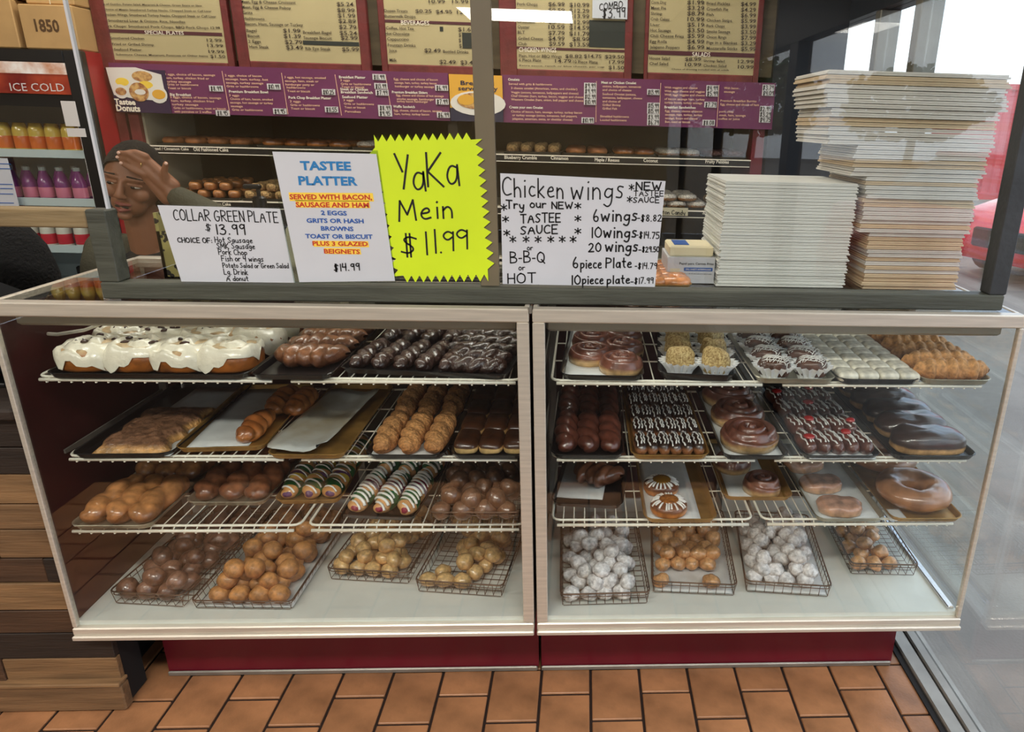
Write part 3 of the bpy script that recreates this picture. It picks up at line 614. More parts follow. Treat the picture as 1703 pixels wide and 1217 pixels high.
L5 = [('Corn Dog', '$1.99', 'Fried Pickles', '$4.99'), ('Meat Pie', '$3.29', 'Crawfish Pie', '$4.29'), ('Shrimp', '$8.79', 'Fish', '$6.99'), ('Crab Cakes', '10.99', 'Chicken Strips', '$5.99'), ('Liver', '$5.19', 'Pork Chops', '$3.99'), ('Hot Sausage', '$3.50', 'Smoke Sausage', '$3.50'),
      ('Chili Cheese Fries', '$5.99', 'Onion Rings', '$7.99'), ('Egg Rolls', '$4.99', 'Pigs in a Blanket', '$3.29'), ('Jalapeno Poppers', '$6.99', 'Mozzarella Sticks', '$5.99')]
it = []
for k, (a_, b_, c_, d_) in enumerate(L5):
    v = 6+k*9.3; w1 = len(a_)*3.1; w2 = len(c_)*3
    it += [(a_, 1083-k*.3, v, 1083-k*.3+w1, 6), (b_, 1143, v+1, 1171, 8), (c_, 1175, v+2, 1175+w2, 6), (d_, 1232, v+4, 1257, 8)]
it += [('House Salad', 1080, 99, 1114, 6), ('$8.99', 1139, 101, 1166, 7), ('Shrimp Salad', 1170, 103, 1205, 5), ('12.99', 1227, 105, 1253, 7), ('Chef Salad', 1080, 108, 1111, 6), ('10.99', 1139, 110, 1166, 7), ('Chicken Salad', 1170, 111, 1208, 5), ('10.99', 1227, 114, 1253, 7), ('Choice of dressing included with all salads', 1117, 116, 1212, 3)]
blines(b5, M['board_ink'], it)
blines(b5, M['cream_print'], [('SALADS', 1151, 94, 1181, 9)], bold=.008)
# combo card
p = at(985, 30, 'y', BY-.004)
cc = thing('price_card', 'handwritten white combo price card stuck on the chicken wings menu board', 'card', (p.x, BY-.004, p.z))
q = at(1043, 34, 'y', BY-.004); MB().box(0, q.x-p.x, -.001, .001, 0, .16).build('card', M['white'], cc)
handwrite('handwriting', [('COMBO', (997, 17), (1035, 13), 11, 1.4), ('$3.99', (1002, 30), (1039, 28), 16, 1.6)], M['ink'], cc, BY-.0062)

# purple strip menus
def strip(u0, u1, cols, label):
    a = at(u0, 187, 'y', BY-.01); b = at(u1, 187, 'y', BY-.01); z0 = 1.543; z1 = 1.722
    t = thing('menu_strip', label, 'menu strip', (a.x, BY-.01, z0), 0, 'purple menu strips under the menu boards')
    MB().box(0, b.x-a.x, 0, .012, 0, z1-z0).build('panel', M['purple'], t)
    return t
s1 = strip(196, 748, 6, 'long purple printed menu strip with food photo at its left end')
s2 = strip(836, 1286, 5, 'shorter purple printed menu strip right of the guard seam')
def sl(t, m, items, h=3.6, bold=.012):
    ms = []
    for body, ua, v, ub in items:
        p = at(ua, v, 'y', BY-.0115); q = at(ub, v+(ub-ua)*.018, 'y', BY-.0115); k = (at(ua, v-h, 'y', BY-.0115)-p).z; ms.append((body, p, q, k))
    join_text('lettering', ms, m, t, bold)
def dividers(t, us):
    mb = MB()
    for ua, v0, ub, v1 in us:
        p = at(ua, v0, 'y', BY-.0108); q = at(ub, v1, 'y', BY-.0108); l = t.location
        mb.rod(Vector((p.x, BY-.0108, p.z))-l, Vector((q.x, BY-.0108, q.z))-l, .0012, 4)
    mb.build('divider_lines', M['peach'], t)
dividers(s1, [(369, 118, 382, 188), (468, 121, 479, 190), (557, 124, 568, 192), (641, 124, 652, 194)])
dividers(s2, [(992, 135, 991, 203), (1099, 138, 1096, 207), (1196, 141, 1192, 211)])
T1 = [('3 eggs, choice of bacon, sausage', 274, 125, 358), ('ham, turkey, chicken fried or', 275, 131, 348), ('turkey sausage', 276, 137, 318), ('Grits or hashbrowns', 278, 142, 330), ('Toast or biscuit', 279, 148, 318), ('3 eggs, choice of bacon, sausage', 283, 163, 368), ('ham, turkey, chicken fried', 285, 169, 356), ('turkey sausage', 286, 175, 330), ('Grits or hashbrowns, toast or biscuit', 289, 181, 376), ('with pancakes or 2 waffles', 290, 187, 352),
 ('2 eggs, choice of bacon', 374, 127, 435), ('sausage, ham, turkey, hot', 375, 133, 446), ('sausage, turkey sausage', 376, 139, 438), ('Grits or hashbrowns', 377, 145, 430), ('3 eggs', 381, 160, 398), ('Choice of ham, bacon, smoked', 383, 166, 454), ('sausage, hot sausage or turkey', 383, 172, 454), ('sausage', 384, 178, 404), ('Grits or hashbrowns', 386, 184, 437),
 ('3 eggs, hot sausage, smoked', 473, 130, 542), ('sausage, ham, steak or', 474, 136, 530), ('hamburger patty or', 475, 142, 523), ('hashbrowns', 477, 147, 508), ('Toast or biscuit', 478, 153, 516), ('2 eggs', 482, 170, 500), ('Grits or hashbrowns', 483, 176, 532), ('Toast or biscuit', 484, 182, 524),
 ('3 eggs', 566, 135, 582), ('Grits or hashbrowns', 567, 141, 617), ('Toast or biscuit', 568, 146, 606), ('3 eggs', 571, 168, 588), ('Grits or hashbrowns', 572, 174, 622), ('Toast or biscuit', 573, 180, 608), ('Pancakes', 574, 187, 600),
 ('Egg, cheese and choice of bacon', 655, 133, 728), ('sausage, ham, turkey, turkey bacon', 656, 139, 726), ('hamburger or turkey sausage', 657, 145, 722), ('Egg, cheese and choice of hot sausage', 659, 160, 738), ('smoke sausage, hamburger', 660, 166, 722), ('turkey bacon hamburger', 660, 170, 712), ('Egg, cheese, choice of bacon, sausage', 655, 185, 735), ('ham, turkey, turkey bacon', 656, 191, 714)]
sl(s1, M['peach'], T1)
sl(s1, M['cream_print'], [('Big Breakfast', 283, 159, 318), ('Premium Breakfast Bowl', 381, 154, 446), ('Pork Chop Breakfast Platter', 480, 164, 551), ('Breakfast Platter', 564, 130, 608), ('Steak or Chicken', 566, 150, 612), ('Breakfast Sandwich', 567, 155, 620), ('Seafood Platter', 569, 163, 612), ('Premium Breakfast Sliders', 652, 155, 711), ('Waffle Sandwich', 654, 179, 690)], 4.2, .02)
T2 = [('Served with grits & hashbrowns', 846, 141, 918), ('3 cheese omelet (American, swiss, and cheddar)', 850, 148, 960), ('Veggie (onions, tomatoes, bellpeppers and cheese)', 850, 155, 962), ('Chef Omelet (ham, turkey, bacon, veggies and cheese)', 850, 161, 972), ('Western Omelet (ham, onion, bell pepper and cheese)', 850, 167, 972), ('Choice of bacon, ham, sausage, turkey, turkey bacon', 850, 187, 968), ('or turkey sausage (onion, tomatoes, bell peppers,', 852, 193, 960), ('jalapeno, american, swiss, or cheddar cheese)', 852, 199, 952),
 ('onions, bellpepper, tomatoes', 1002, 145, 1066), ('and choice of cheese', 1002, 151, 1050), ('Seafood Omelet (onions,', 1002, 158, 1058), ('tomatoes, bellpepper, cheese', 1002, 164, 1068), ('and choice of', 1002, 170, 1032), ('Grilled Shrimp', 1002, 176, 1032), ('Grilled Fish', 1002, 182, 1026), ('Shredded hashbrowns', 998, 195, 1046), ('Loaded hashbrowns', 998, 201, 1042),
 ('With veggies and cheese', 1105, 147, 1160), ('With eggs cheese and veggies', 1105, 153, 1172), ('With eggs veggies and cheese', 1105, 159, 1172), ('of bacon sausage ham, turkey', 1105, 166, 1172), ('turkey bacon, turkey sausage', 1105, 172, 1168), ('Egg, cheese, choice of bacon', 1106, 186, 1168), ('sausage, ham, turkey, turkey', 1106, 192, 1168), ('sausage, bacon and cheese', 1106, 198, 1160), ('Bun, toast or biscuit', 1106, 204, 1148),
 ('With bacon', 1204, 148, 1228), ('sausage', 1204, 154, 1222), ('Premium Breakfast Burrito', 1198, 169, 1258), ('Egg, cheese and choice of ham', 1198, 175, 1262), ('pork chop', 1196, 187, 1220), ('steak, ham, sausage', 1196, 193, 1240), ('coffee or juice', 1195, 199, 1230)]
sl(s2, M['peach'], T2)
sl(s2, M['cream_print'], [('Omelets', 845, 134, 864), ('Create your own Omelet', 847, 180, 903), ('Meat or Chicken Omelet', 1000, 139, 1058), ('Breakfast Sandwiches', 1105, 180, 1157)], 4.2, .02)
def price_tags(t, rows):
    for u, v, txts in rows:
        hh = 9*len(txts)
        p = at(u, v+hh/2, 'y', BY-.0125); q = at(u+21, v-hh/2, 'y', BY-.0125); l = t.location
        o = MB().box(p.x-l.x, q.x-l.x, -.004, -.001, p.z-l.z, q.z-l.z).build('price_sticker', M['sticker'], t)
        hw = handwrite('handwriting', [(tx, (u+2, v-hh/2+8.2+9*i), (u+19, v-hh/2+8.2+9*i), 7, 1.1) for i, tx in enumerate(txts)], M['ink'], t, BY-.0146)
        hw.parent = o
price_tags(s1, [(349, 147, ['$8.99']), (360, 188, ['$8.95']), (445, 144, ['$10.99']), (455, 185, ['$9.95']), (536, 153, ['$10.25']), (541, 182, ['$11.55']), (620, 128, ['$11.99']), (623, 143, ['$13.99']), (625, 154, ['$7.99']), (630, 184, ['$8.99', '$9.95']), (724, 146, ['$6.99']), (725, 169, ['$7.99']), (727, 191, ['$6.99'])])
price_tags(s2, [(971, 156, ['$9.99', '$9.99', '$12.99', '$10.99']), (967, 200, ['$10.99']), (1076, 153, ['$13.99']), (1076, 180, ['$15.99', '$15.99']), (1076, 199, ['$3.99', '$6.79']), (1174, 151, ['$4.99', '$5.99']), (1171, 174, ['$7.79']), (1168, 204, ['$8.08']), (1262, 190, ['$2.99', '$3.29', '$4.75']), (1267, 150, ['$3.79', '$4.09'])])
# food photo at the left end of the strip, with the shop lettering
l = s1.location
def disc(cu_, cv_, ru, y, m, name, par, sq=.95):
    c_ = at(cu_, cv_, 'y', y); r_ = (at(cu_+ru, cv_, 'y', y)-c_).length
    mb = MB(); n_ = 20
    mb.prism([(c_.x-l.x+r_*math.cos(2*PI*k/n_), c_.z-l.z+r_*sq*math.sin(2*PI*k/n_)) for k in range(n_)], y-l.y, y-l.y+.001)
    return mb.build(name, m, par)
pp = [at(u, v, 'y', BY-.013) for u, v in ((176, 113), (196, 186), (286, 189), (274, 117))]
ph = MB().prism([(q.x-l.x, q.z-l.z) for q in pp], -.004, -.002).build('photo_panel', M['purple_dk'], s1)
pq = [at(u, v, 'y', BY-.0145) for u, v in ((176, 112), (183, 138), (190, 158), (230, 165), (277, 168), (268, 124), (225, 112))]
MB().prism([(q.x-l.x, q.z-l.z) for q in pq], -.0055, -.004).build('plate_photo', M['plate'], ph)
disc(236, 127, 17, BY-.016, M['foodpr'], 'bacon_print', ph, .5); disc(203, 136, 11, BY-.0162, M['hl'], 'egg_print', ph, .6); disc(242, 141, 12, BY-.0162, M['hl'], 'egg_print', ph, .5)
disc(201, 152, 12, BY-.0165, M['plate'], 'plate_print', ph); disc(201, 152, 9, BY-.0172, M['foodpr'], 'waffle_print', ph, .7)
disc(231, 153, 16, BY-.0168, M['foodpr'], 'plate_print', ph); disc(233, 153, 9, BY-.0175, M['plate'], 'plate_print', ph, .5)
disc(263, 157, 15, BY-.0165, M['plate'], 'plate_print', ph); disc(264, 157, 11, BY-.0172, M['orange'], 'food_print', ph, .7)
def logo(body, u, v, u2, h):
    p = at(u, v, 'y', BY-.0175); q = at(u2, v+1.5, 'y', BY-.0175); return (body, p, q, (at(u, v-h, 'y', BY-.0175)-p).z)
join_text('lettering', [logo('Tastee', 191, 173, 226, 9), logo('Donuts', 194, 184, 234, 10)], M['cream_print'], s1, .04)
# yellow breakfast panel
a = at(750, 200, 'y', BY-.02); bq = at(835, 128, 'y', BY-.02)
yp = thing('breakfast_poster', 'yellow breakfast poster with a plate photo, partly behind the seam strip', 'poster', (a.x, BY-.02, 1.543))
l = yp.location; Wp = bq.x-a.x
MB().box(0, Wp, 0, .006, .05, .175).build('panel', M['orange'], yp); MB().box(0, Wp, 0, .006, 0, .05).build('panel_base', M['navy'], yp)
disc(795, 172, 46, BY-.0215, M['plate'], 'plate_print', yp, .42); disc(790, 168, 30, BY-.0225, M['foodpr'], 'food_print', yp, .42)
disc(775, 166, 14, BY-.0232, M['orange'], 'food_print', yp, .6)
def lg2(body, u, v, u2, h):
    p = at(u, v, 'y', BY-.0212); q = at(u2, v+1, 'y', BY-.0212); return (body, p, q, (at(u, v-h, 'y', BY-.0212)-p).z)
join_text('lettering', [lg2('Breakfast', 766, 141, 822, 7), lg2('served daily', 762, 150, 828, 7)], M['navy'], yp, .02)

# back shelf unit
bs = thing('back_shelf_unit', 'shelf unit with grey lining and black labelled shelf edges under the menus', 'shelving', (-1.80, 1.512, 0))
W = 2.52
MB().box(-.02, .02, 0, .42, .0, 1.70).build('side_panel', M['maroon_frame'], bs); MB().box(1.235, 1.275, 0.02, .42, .0, 1.70).build('divider_panel', M['shelf_dk'], bs)
MB().box(W-.02, W+.03, 0, .42, .0, 1.70).build('side_panel', M['maroon'], bs)
MB().box(.02, W-.02, .40, .42, .0, 1.70).build('back_panel', M['shelf_dk'], bs)
MB().box(.021, .03, .02, .40, .6, 1.69).build('side_lining', M['shelf_in'], bs)
for z in (1.418, 1.203, .985, .76):
    s = MB().box(.02, W-.02, .006, .40, z-.006, z).build('shelf_board', M['shelf_in'], bs)
    MB().box(.045, W-.025, -.006, .004, z-.026, z-.003).build('label_rail', M['black'], bs)
    MB().box(.03, W-.02, -.008, .006, z-.003, z+.001).box(.045, W-.025, -.008, .004, z-.029, z-.026).build('edge_trim', M['cream_print'], bs)
MB().box(-.02, W+.03, 0, .42, 1.70, 1.712).build('top_panel', M['shelf_dk'], bs)
ms = []
for body, u, v, u2, h in (('Glazed / Cinnamon Cake', 250, 249, 314, 4.5), ('Old Fashioned Cake', 322, 251, 380, 6), ('Blueberry Cake', 341, 341, 384, 5), ('Blueberry Crumble', 839, 264, 893, 5.5), ('Cinnamon', 916, 265, 945, 5.5), ('Maple / Reeses', 989, 268, 1030, 5.5), ('Coconut', 1070, 269, 1094, 5.5), ('Fruity Pebbles', 1173, 271, 1212, 5.5), ('Strawberry', 1168, 356, 1215, 5.5)):
    p = at(u, v, 'y', 1.5045); q = at(u2, v+1, 'y', 1.5045); ms.append((body, p, q, (at(u, v-h, 'y', 1.5045)-p).z))
join_text('lettering', ms, M['cream_print'], bs, .02)
p = at(1098, 357, 'y', 1.49); q = at(1145, 348, 'y', 1.49)
cl = tag(MB().box(p.x, q.x, 1.500, 1.504, p.z-.004, q.z+.004).build('shelf_label', M['board_paper']), 'cream handwritten flavour label on the back shelf edge above the paper box', 'label')
handwrite('handwriting', [('Cotton Candy', (1088, 356), (1139, 357), 7, 1.2)], M['ink'], cl, 1.4990)
# dark fill beside the shelves
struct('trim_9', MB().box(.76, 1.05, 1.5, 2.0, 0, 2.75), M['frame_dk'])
struct('trim_10', MB().box(-4.4, .76, 1.53, 2.0, 1.745, 2.75), M['backwall'])
struct('trim_11', MB().box(-1.865, -1.83, 1.51, 1.98, 0, 1.54), M['maroon_frame'])

# ------------------------------------------------------------------ drinks cooler
CKX, CKY, KK = -2.68, 1.38, 1.0655
def KZ(z): return 1.55+(z-1.55)*KK
ck = thing('drinks_cooler', 'red-sided glass-door drinks cooler with lit header reading ice cold', 'cooler', (CKX, CKY, 0))
X1 = .81; Zt = KZ(1.742)
MB().box(X1-.03, X1, .03, .62, .05, Zt).box(0, .03, .03, .62, .05, Zt).build('side_panel', M['red_wall'], ck)
MB().box(0, X1, .6, .62, .05, Zt).build('back_panel', M['cool_in'], ck)
MB().box(.03, X1-.03, .03, .6, Zt-.03, Zt).build('top_panel', M['black'], ck); MB().box(.03, X1-.03, .03, .6, .05, .2).build('bottom_panel', M['black'], ck)
MB().box(0, .06, 0, .03, .05, Zt, .004).box(X1-.065, X1, 0, .03, .05, Zt, .004).box(.06, X1-.065, 0, .03, Zt-.045, Zt, .004).box(.06, X1-.065, 0, .03, .05, .2, .004).build('door_frame', M['black'], ck)
MB().box(.06, X1-.065, .008, .012, .2, Zt-.2).build('door_glass', M['glass'], ck)
hb = MB().box(.06, X1-.065, .004, .02, Zt-.155, Zt-.045).build('header_panel', M['header_g'], ck)
MB().box(.06, X1-.065, .001, .004, Zt-.085, Zt-.045).build('ice_photo', M['ice'], hb)
MB().box(.061, X1-.066, .012, .02, Zt-.26, Zt-.155).build('header_base', M['black'], ck)
join_text('lettering', [('ICE COLD', at(18, 151, 'y', CKY-.001), at(108, 152, 'y', CKY-.001), .028)], M['sticker'], ck, .0)
for k, z in enumerate((KZ(1.388), KZ(1.215), KZ(1.04), .78, .53)):
    MB().box(.04, X1-.07, .03, .58, z-.008, z).box(.04, X1-.07, .022, .032, z-.01, z+.02).build('cooler_shelf', M['cool_in'], ck)
MB().box(X1-.09, X1-.075, .04, .055, .25, 1.5).build('lamp_tube', M['lens'], ck)
pt = at(98, 160, 'y', CKY-.003)
MB().box(pt.x-CKX, pt.x-CKX+.053, -.002, 0, KZ(1.49), KZ(1.575), .001).build('sticker', M['sticker'], ck)
MB().box(pt.x-CKX, pt.x-CKX+.068, -.002, 0, KZ(1.455), KZ(1.484)).build('sticker', M['sticker'], ck)
def bottle_proto(name, r, h, body, cap, label, cat, grp, band=None):
    t = thing(name, label, cat, (0, 0, 0), 0, grp)
    MB().lathe([(0, 0), (r*.9, 0), (r, .01), (r, h*.55), (r*.96, h*.6), (r*.55, h*.82), (r*.42, h*.86), (r*.42, h*.92), (0, h*.92)], 14).build('bottle_body', body, t, True)
    MB().lathe([(r*.48, h*.9), (r*.48, h), (0, h)], 12).build('cap', cap, t)
    if band: MB().lathe([(r*1.015, h*.14), (r*1.03, h*.15), (r*1.03, h*.42), (r*1.015, h*.43)], 14).build('label_band', band, t, True)
    return t
def bottles(z, n_, dx, x0, proto, rows=2):
    first = True
    for rr in range(rows):
        for k in range(n_):
            L_ = ((x0+k*dx)*KK+rnd.uniform(-.002, .002), CKY+.07+rr*.085, KZ(z)+.0005)
            if first: proto.location = L_; first = False
            else: copy_thing(proto, L_, rnd.uniform(0, 1))
bottles(1.388, 8, .058, -2.30, bottle_proto('juice_bottle', .027, .155, M['juice_y'], M['juice_o'], 'yellow and orange juice bottle on the upper cooler shelf', 'bottle', 'juice bottles on the upper cooler shelf', M['juice_o']))
bottles(1.215, 8, .06, -2.32, bottle_proto('drink_bottle', .026, .135, M['juice_p'], M['clear_cap'], 'purple drink bottle with grey cap on the second cooler shelf', 'bottle', 'purple bottles on the second cooler shelf', M['bpink']))
bottles(1.04, 7, .062, -2.24, bottle_proto('drink_bottle', .027, .14, M['milkw'], M['juice_r'], 'white bottle with red cap on the third cooler shelf', 'bottle', 'red and white bottles on the third cooler shelf', M['juice_r']), 1)
MB().box(-2.12, -1.98, 1.46, 1.66, .7805, .93, .006).build('carton', M['black'], None)
tag(D.objects['carton'], 'black carton on a low shelf of the drinks cooler', 'carton')
# taped paper on the cooler door
NY = CKY-.004
p0, p1 = at(-40, 262, 'y', NY), at(28, 346, 'y', NY)
pn = tag(MB().box(p0.x, p1.x+.01, NY, NY+.002, p1.z, p0.z).build('paper_notice', M['white']), 'white paper notice taped on the cooler door at the photo edge', 'notice')
mb = MB()
for v in (272, 280, 306, 313, 322, 337):
    a_ = at(-10, v, 'y', NY); b_ = at(18+(v-270)*.08, v+1, 'y', NY); mb.box(a_.x, b_.x, NY-.001, NY, a_.z-.0015, a_.z+.0015)
mb.build('printed_lines', M['blue2'], pn)
# boxes on the cooler
def carton(x0, x1, z0, z1, y0, y1, label, txt=None):
    x0 *= KK; x1 *= KK; z0 = KZ(z0); z1 = KZ(z1); y0 += .18; y1 += .18
    o = thing('cardboard_box', label, 'box', (x0, y0, z0), 0, 'cardboard boxes on top of the cooler')
    MB().box(0, x1-x0, 0, y1-y0, 0, z1-z0, .004).build('carton', M['card'], o)
    MB().box((x1-x0)/2-.0015, (x1-x0)/2+.0015, -.0008, .0, 0, z1-z0).build('tape_seam', M['gum'], o) if not txt else None
    if txt: join_text('lettering', [(txt[0], Vector((x0+(x1-x0)*.25, y0-.001, z0+.06)), Vector((x0+(x1-x0)*.70, y0-.001, z0+.06)), .04)], M['card_ink'], o, .03)
carton(-2.14, -1.965, 1.744, 1.90, 1.22, 1.5, 'brown cardboard box on the cooler at the photo edge, lower row', ('1850',))
carton(-1.945, -1.765, 1.744, 1.885, 1.22, 1.5, 'brown cardboard box printed 1850 on the cooler, lower row, nearest the menus', ('1850',))
carton(-2.10, -1.935, 1.903, 2.06, 1.24, 1.5, 'cardboard box stacked in the upper row on the cooler at left')
carton(-1.925, -1.765, 1.888, 2.04, 1.24, 1.5, 'cardboard box stacked in the upper row on the cooler at right')

# ================================================================== SIGNS ON THE GUARD
SY = GY-.004
def sign(name, label, px, m, y=SY, th=.0006, zmin=ZT+.0385):
    P = [at(u, v, 'y', y) for u, v in px]; o_ = P[-1]
    t = thing(name, label, 'sign', (o_.x, y, max(o_.z, zmin)))
    MB().prism([(p.x-o_.x, p.z-t.location.z) for p in P], -th, 0).build('sheet', m, t)
    return t
hs1 = sign('paper_sign', 'handwritten white collar green plate sign, leftmost sign on the guard', [(262, 341), (466, 347), (491, 470), (302, 468)], M['white'])
handwrite('handwriting', [('COLLAR GREEN PLATE', (290, 366), (463, 370), 18, 1.8), ('$', (342, 384), (352, 384), 12, 1.4), ('13.99', (360, 390), (408, 390), 17, 2.2), ('CHOICE OF:', (296, 403), (353, 404), 8, 1.6), ('Hot Sausage', (358, 403), (420, 404), 9, 1.4), ('SMK Sausage', (361, 413), (424, 414), 9, 1.4),
  ('Pork Chop', (364, 423), (411, 424), 9, 1.4), ('Fish or 4 wings', (369, 434), (438, 435), 9, 1.4), ('Potato Salad or Green Salad', (371, 445), (480, 446), 8, 1.3), ('Lg. Drink', (373, 456), (412, 457), 9, 1.4), ('A donut', (377, 467), (413, 467), 8, 1.4)], M['ink'], hs1, SY-.0012)
hs2 = sign('paper_sign', 'printed white platter sign with blue and orange lettering', [(453, 252), (626, 256), (657, 467), (498, 469)], M['white'], y=SY-.003)
MB().prism([(at(u, v, 'y', SY-.003).x-hs2.location.x, at(u, v, 'y', SY-.003).z-hs2.location.z) for u, v in ((446, 249), (628, 250), (659, 470), (489, 472))], .0, .0004).build('plastic_sleeve', M['clearp'], hs2)
SL = hs2.location
def hlb(u0, v0, u1, v1):
    q = [at(*p, 'y', SY-.0037) for p in ((u0, v0), (u1, v0+1), (u1+2, v1+1), (u0+2, v1))]
    MB().prism([(p.x-SL.x, p.z-SL.z) for p in q], -.0012, -.0007).build('highlight_bar', M['hl'], hs2)
for b_ in ((480, 320, 620, 334), (491, 333, 614, 345), (520, 400, 612, 410), (539, 412, 599, 422)): hlb(*b_)
def pr2(items, m, bold):
    ms = []
    for body, ua, v, ub, h in items:
        p = at(ua, v, 'y', SY-.0046); q = at(ub, v+1, 'y', SY-.0046); ms.append((body, p, q, (at(ua, v-h, 'y', SY-.0046)-p).z))
    join_text('lettering', ms, m, hs2, bold)
pr2([('TASTEE', 500, 282, 584, 14), ('PLATTER', 497, 307, 595, 14)], M['blue'], .035)
pr2([('2 EGGS', 534, 357, 577, 7), ('GRITS OR HASH', 510, 370, 605, 7), ('BROWNS', 534, 383, 588, 7), ('TOAST OR BISCUIT', 508, 396, 620, 7)], M['blue2'], .03)
pr2([('SERVED WITH BACON,', 482, 331, 619, 8), ('SAUSAGE AND HAM', 492, 344, 614, 8), ('PLUS 3 GLAZED', 520, 408, 612, 7), ('BEIGNETS', 539, 421, 599, 7)], M['red'], .035)
handwrite('handwriting', [('$14.99', (556, 451), (598, 449), 12, 1.8)], M['ink'], hs2, SY-.0048)
# neon starburst
def jag(pts, n_, d):
    out = []
    for (a, b), k in zip(zip(pts, pts[1:]+pts[:1]), n_):
        ax, ay = a; bx, by = b; L_ = math.hypot(bx-ax, by-ay); nx, ny = (by-ay)/L_, -(bx-ax)/L_
        for i in range(k):
            t_ = i/k; out.append((ax+(bx-ax)*t_+nx*d, ay+(by-ay)*t_+ny*d)); t_ = (i+.5)/k; out.append((ax+(bx-ax)*t_-nx*d*.0, ay+(by-ay)*t_-ny*d*.0))
    return out
star = jag([(622, 236), (790, 232), (812, 456), (664, 458)], [12, 13, 11, 12], 12)
hs3 = sign('starburst_sign', 'neon yellow starburst sign reading yaka mein with a price', star, M['neon'], y=SY-.0008)
handwrite('handwriting', [('Y', (660, 312), (682, 314), 60, 3.6), ('a', (687, 317), (708, 317), 54, 3.4), ('K', (712, 310), (738, 310), 54, 3.6), ('a', (743, 308), (764, 308), 58, 3.4), ('Mein', (664, 368), (752, 362), 34, 3.2), ('$', (668, 425), (694, 425), 36, 3), ('11', (706, 424), (726, 420), 38, 3), ('.', (732, 420), (735, 420), 20, 3), ('9', (737, 417), (755, 417), 34, 3), ('9', (759, 414), (778, 414), 34, 3)], M['ink'], hs3, SY-.002)
hs4 = sign('paper_sign', 'large handwritten white chicken wings price sign on the right pane', [(832, 288), (1107, 301), (1089, 477), (836, 472)], M['white'])
W4 = [('Chicken', (836, 326), (936, 330), 32, 2.6), ('wings', (950, 332), (1036, 330), 34, 2.6), ('*', (833, 352), (843, 352), 15, 2), ('Try', (842, 346), (871, 348), 14, 2.6), ('our', (882, 345), (908, 346), 14, 2.4), ('NEW', (918, 347), (952, 347), 11, 2.4), ('*', (956, 349), (966, 349), 14, 2),
 ('TASTEE', (866, 371), (932, 369), 15, 2.4), ('SAUCE', (866, 390), (927, 388), 14, 2.4), ('*', (836, 371), (846, 371), 14, 2), ('*', (956, 370), (966, 370), 14, 2), ('*', (838, 394), (848, 394), 14, 2), ('*', (956, 391), (966, 391), 14, 2)]
W4 += [('*', (u, 405), (u+10, 405), 15, 2) for u in (848, 870, 890, 911, 930, 948)]
W4 += [('or', (877, 416), (886, 416), 9, 1.5), ('B-B-Q', (849, 437), (906, 436), 18, 2.2), ('or', (863, 449), (873, 449), 9, 1.5), ('HOT', (845, 471), (891, 470), 16, 2.2), ('*', (1046, 318), (1054, 318), 14, 1.8), ('NEW', (1058, 316), (1099, 316), 13, 2.6), ('TASTEE', (1054, 326), (1103, 326), 9, 1.6), ('*', (1043, 338), (1051, 338), 14, 1.8), ('SAUCE', (1053, 337), (1096, 337), 9, 1.8),
 ('6', (987, 368), (995, 368), 19, 2.4), ('wings', (1000, 368), (1059, 367), 20, 2.8), ('-', (1060, 368), (1064, 368), 12, 1.8), ('$8.82', (1066, 368), (1100, 368), 11, 1.8), ('10', (983, 395), (1000, 395), 17, 2.4), ('wings', (1004, 395), (1058, 395), 19, 2.8), ('-', (1058, 396), (1061, 396), 12, 1.8), ('$14.75', (1063, 396), (1096, 397), 11, 1.8),
 ('20', (979, 419), (999, 419), 15, 2.4), ('wings', (1007, 418), (1060, 418), 18, 2.8), ('-', (1062, 420), (1066, 420), 10, 1.8), ('$29.50', (1068, 419), (1096, 419), 9, 1.8), ('6', (953, 445), (961, 445), 17, 2.4), ('piece', (966, 446), (1000, 446), 16, 2.4), ('Plate', (1008, 445), (1050, 445), 16, 2.4), ('-', (1056, 447), (1059, 447), 10, 1.8), ('$14.79', (1061, 447), (1092, 447), 10, 1.6),
 ('10', (950, 473), (965, 473), 15, 2.4), ('piece', (969, 472), (1003, 472), 15, 2.4), ('plate', (1010, 472), (1047, 471), 14, 2.4), ('-', (1049, 473), (1053, 473), 10, 1.8), ('$17.99', (1055, 472), (1086, 471), 10, 1.6)]
handwrite('handwriting', W4, M['ink'], hs4, SY-.0012)

# ================================================================== THINGS ON THE CASE TOPS
TOP = ZT
# stacks of flat boxes
def flat_stack(name, n_, x0, x1, y0, y1, z0, th, mats, label, grp, jit, seed, lean=(0, 0), span=None):
    rr = random.Random(seed); protos = {}
    z = z0
    for i in range(n_):
        xa, xb = span(i) if span else (x0, x1)
        mk = mats(i); W_ = x1-x0; D_ = y1-y0; t_ = th*rr.uniform(.9, 1.1) if False else th
        if mk not in protos:
            o = thing(name, label(i), 'flat box', (0, 0, 0), 0, grp)
            MB().box(0, W_, 0, D_, 0, t_*.42).build('lower_flap', M[mk], o); MB().box(.002, W_-.003, .001, D_, t_*.46, t_*.86).build('upper_flap', M[mk], o)
            protos[mk] = o; c_ = o
        else: c_ = copy_thing(protos[mk], (0, 0, 0), 0, label(i))
        c_.scale = ((xb-xa)/W_, 1, 1)
        c_.location = (xa+lean[0]*i/n_+rr.uniform(-jit, jit), y0+lean[1]*i/n_+rr.uniform(-jit, jit), z)
        z += t_
    return z
flat_stack('folded_box', 34, .352, .698, .27, .55, TOP+.0005, .0080, lambda i: 'wflat', lambda i: 'thin white folded box in the even white stack left of the tall stack', 'white folded boxes in the shorter stack', .003, 1, (.005, 0))
def km(i): return 'kraft' if i % 9 in (2, 3) or i < 8 and i % 2 else ('wkraft' if i > 28 else ('kraft' if i % 5 == 0 else 'wkraft'))
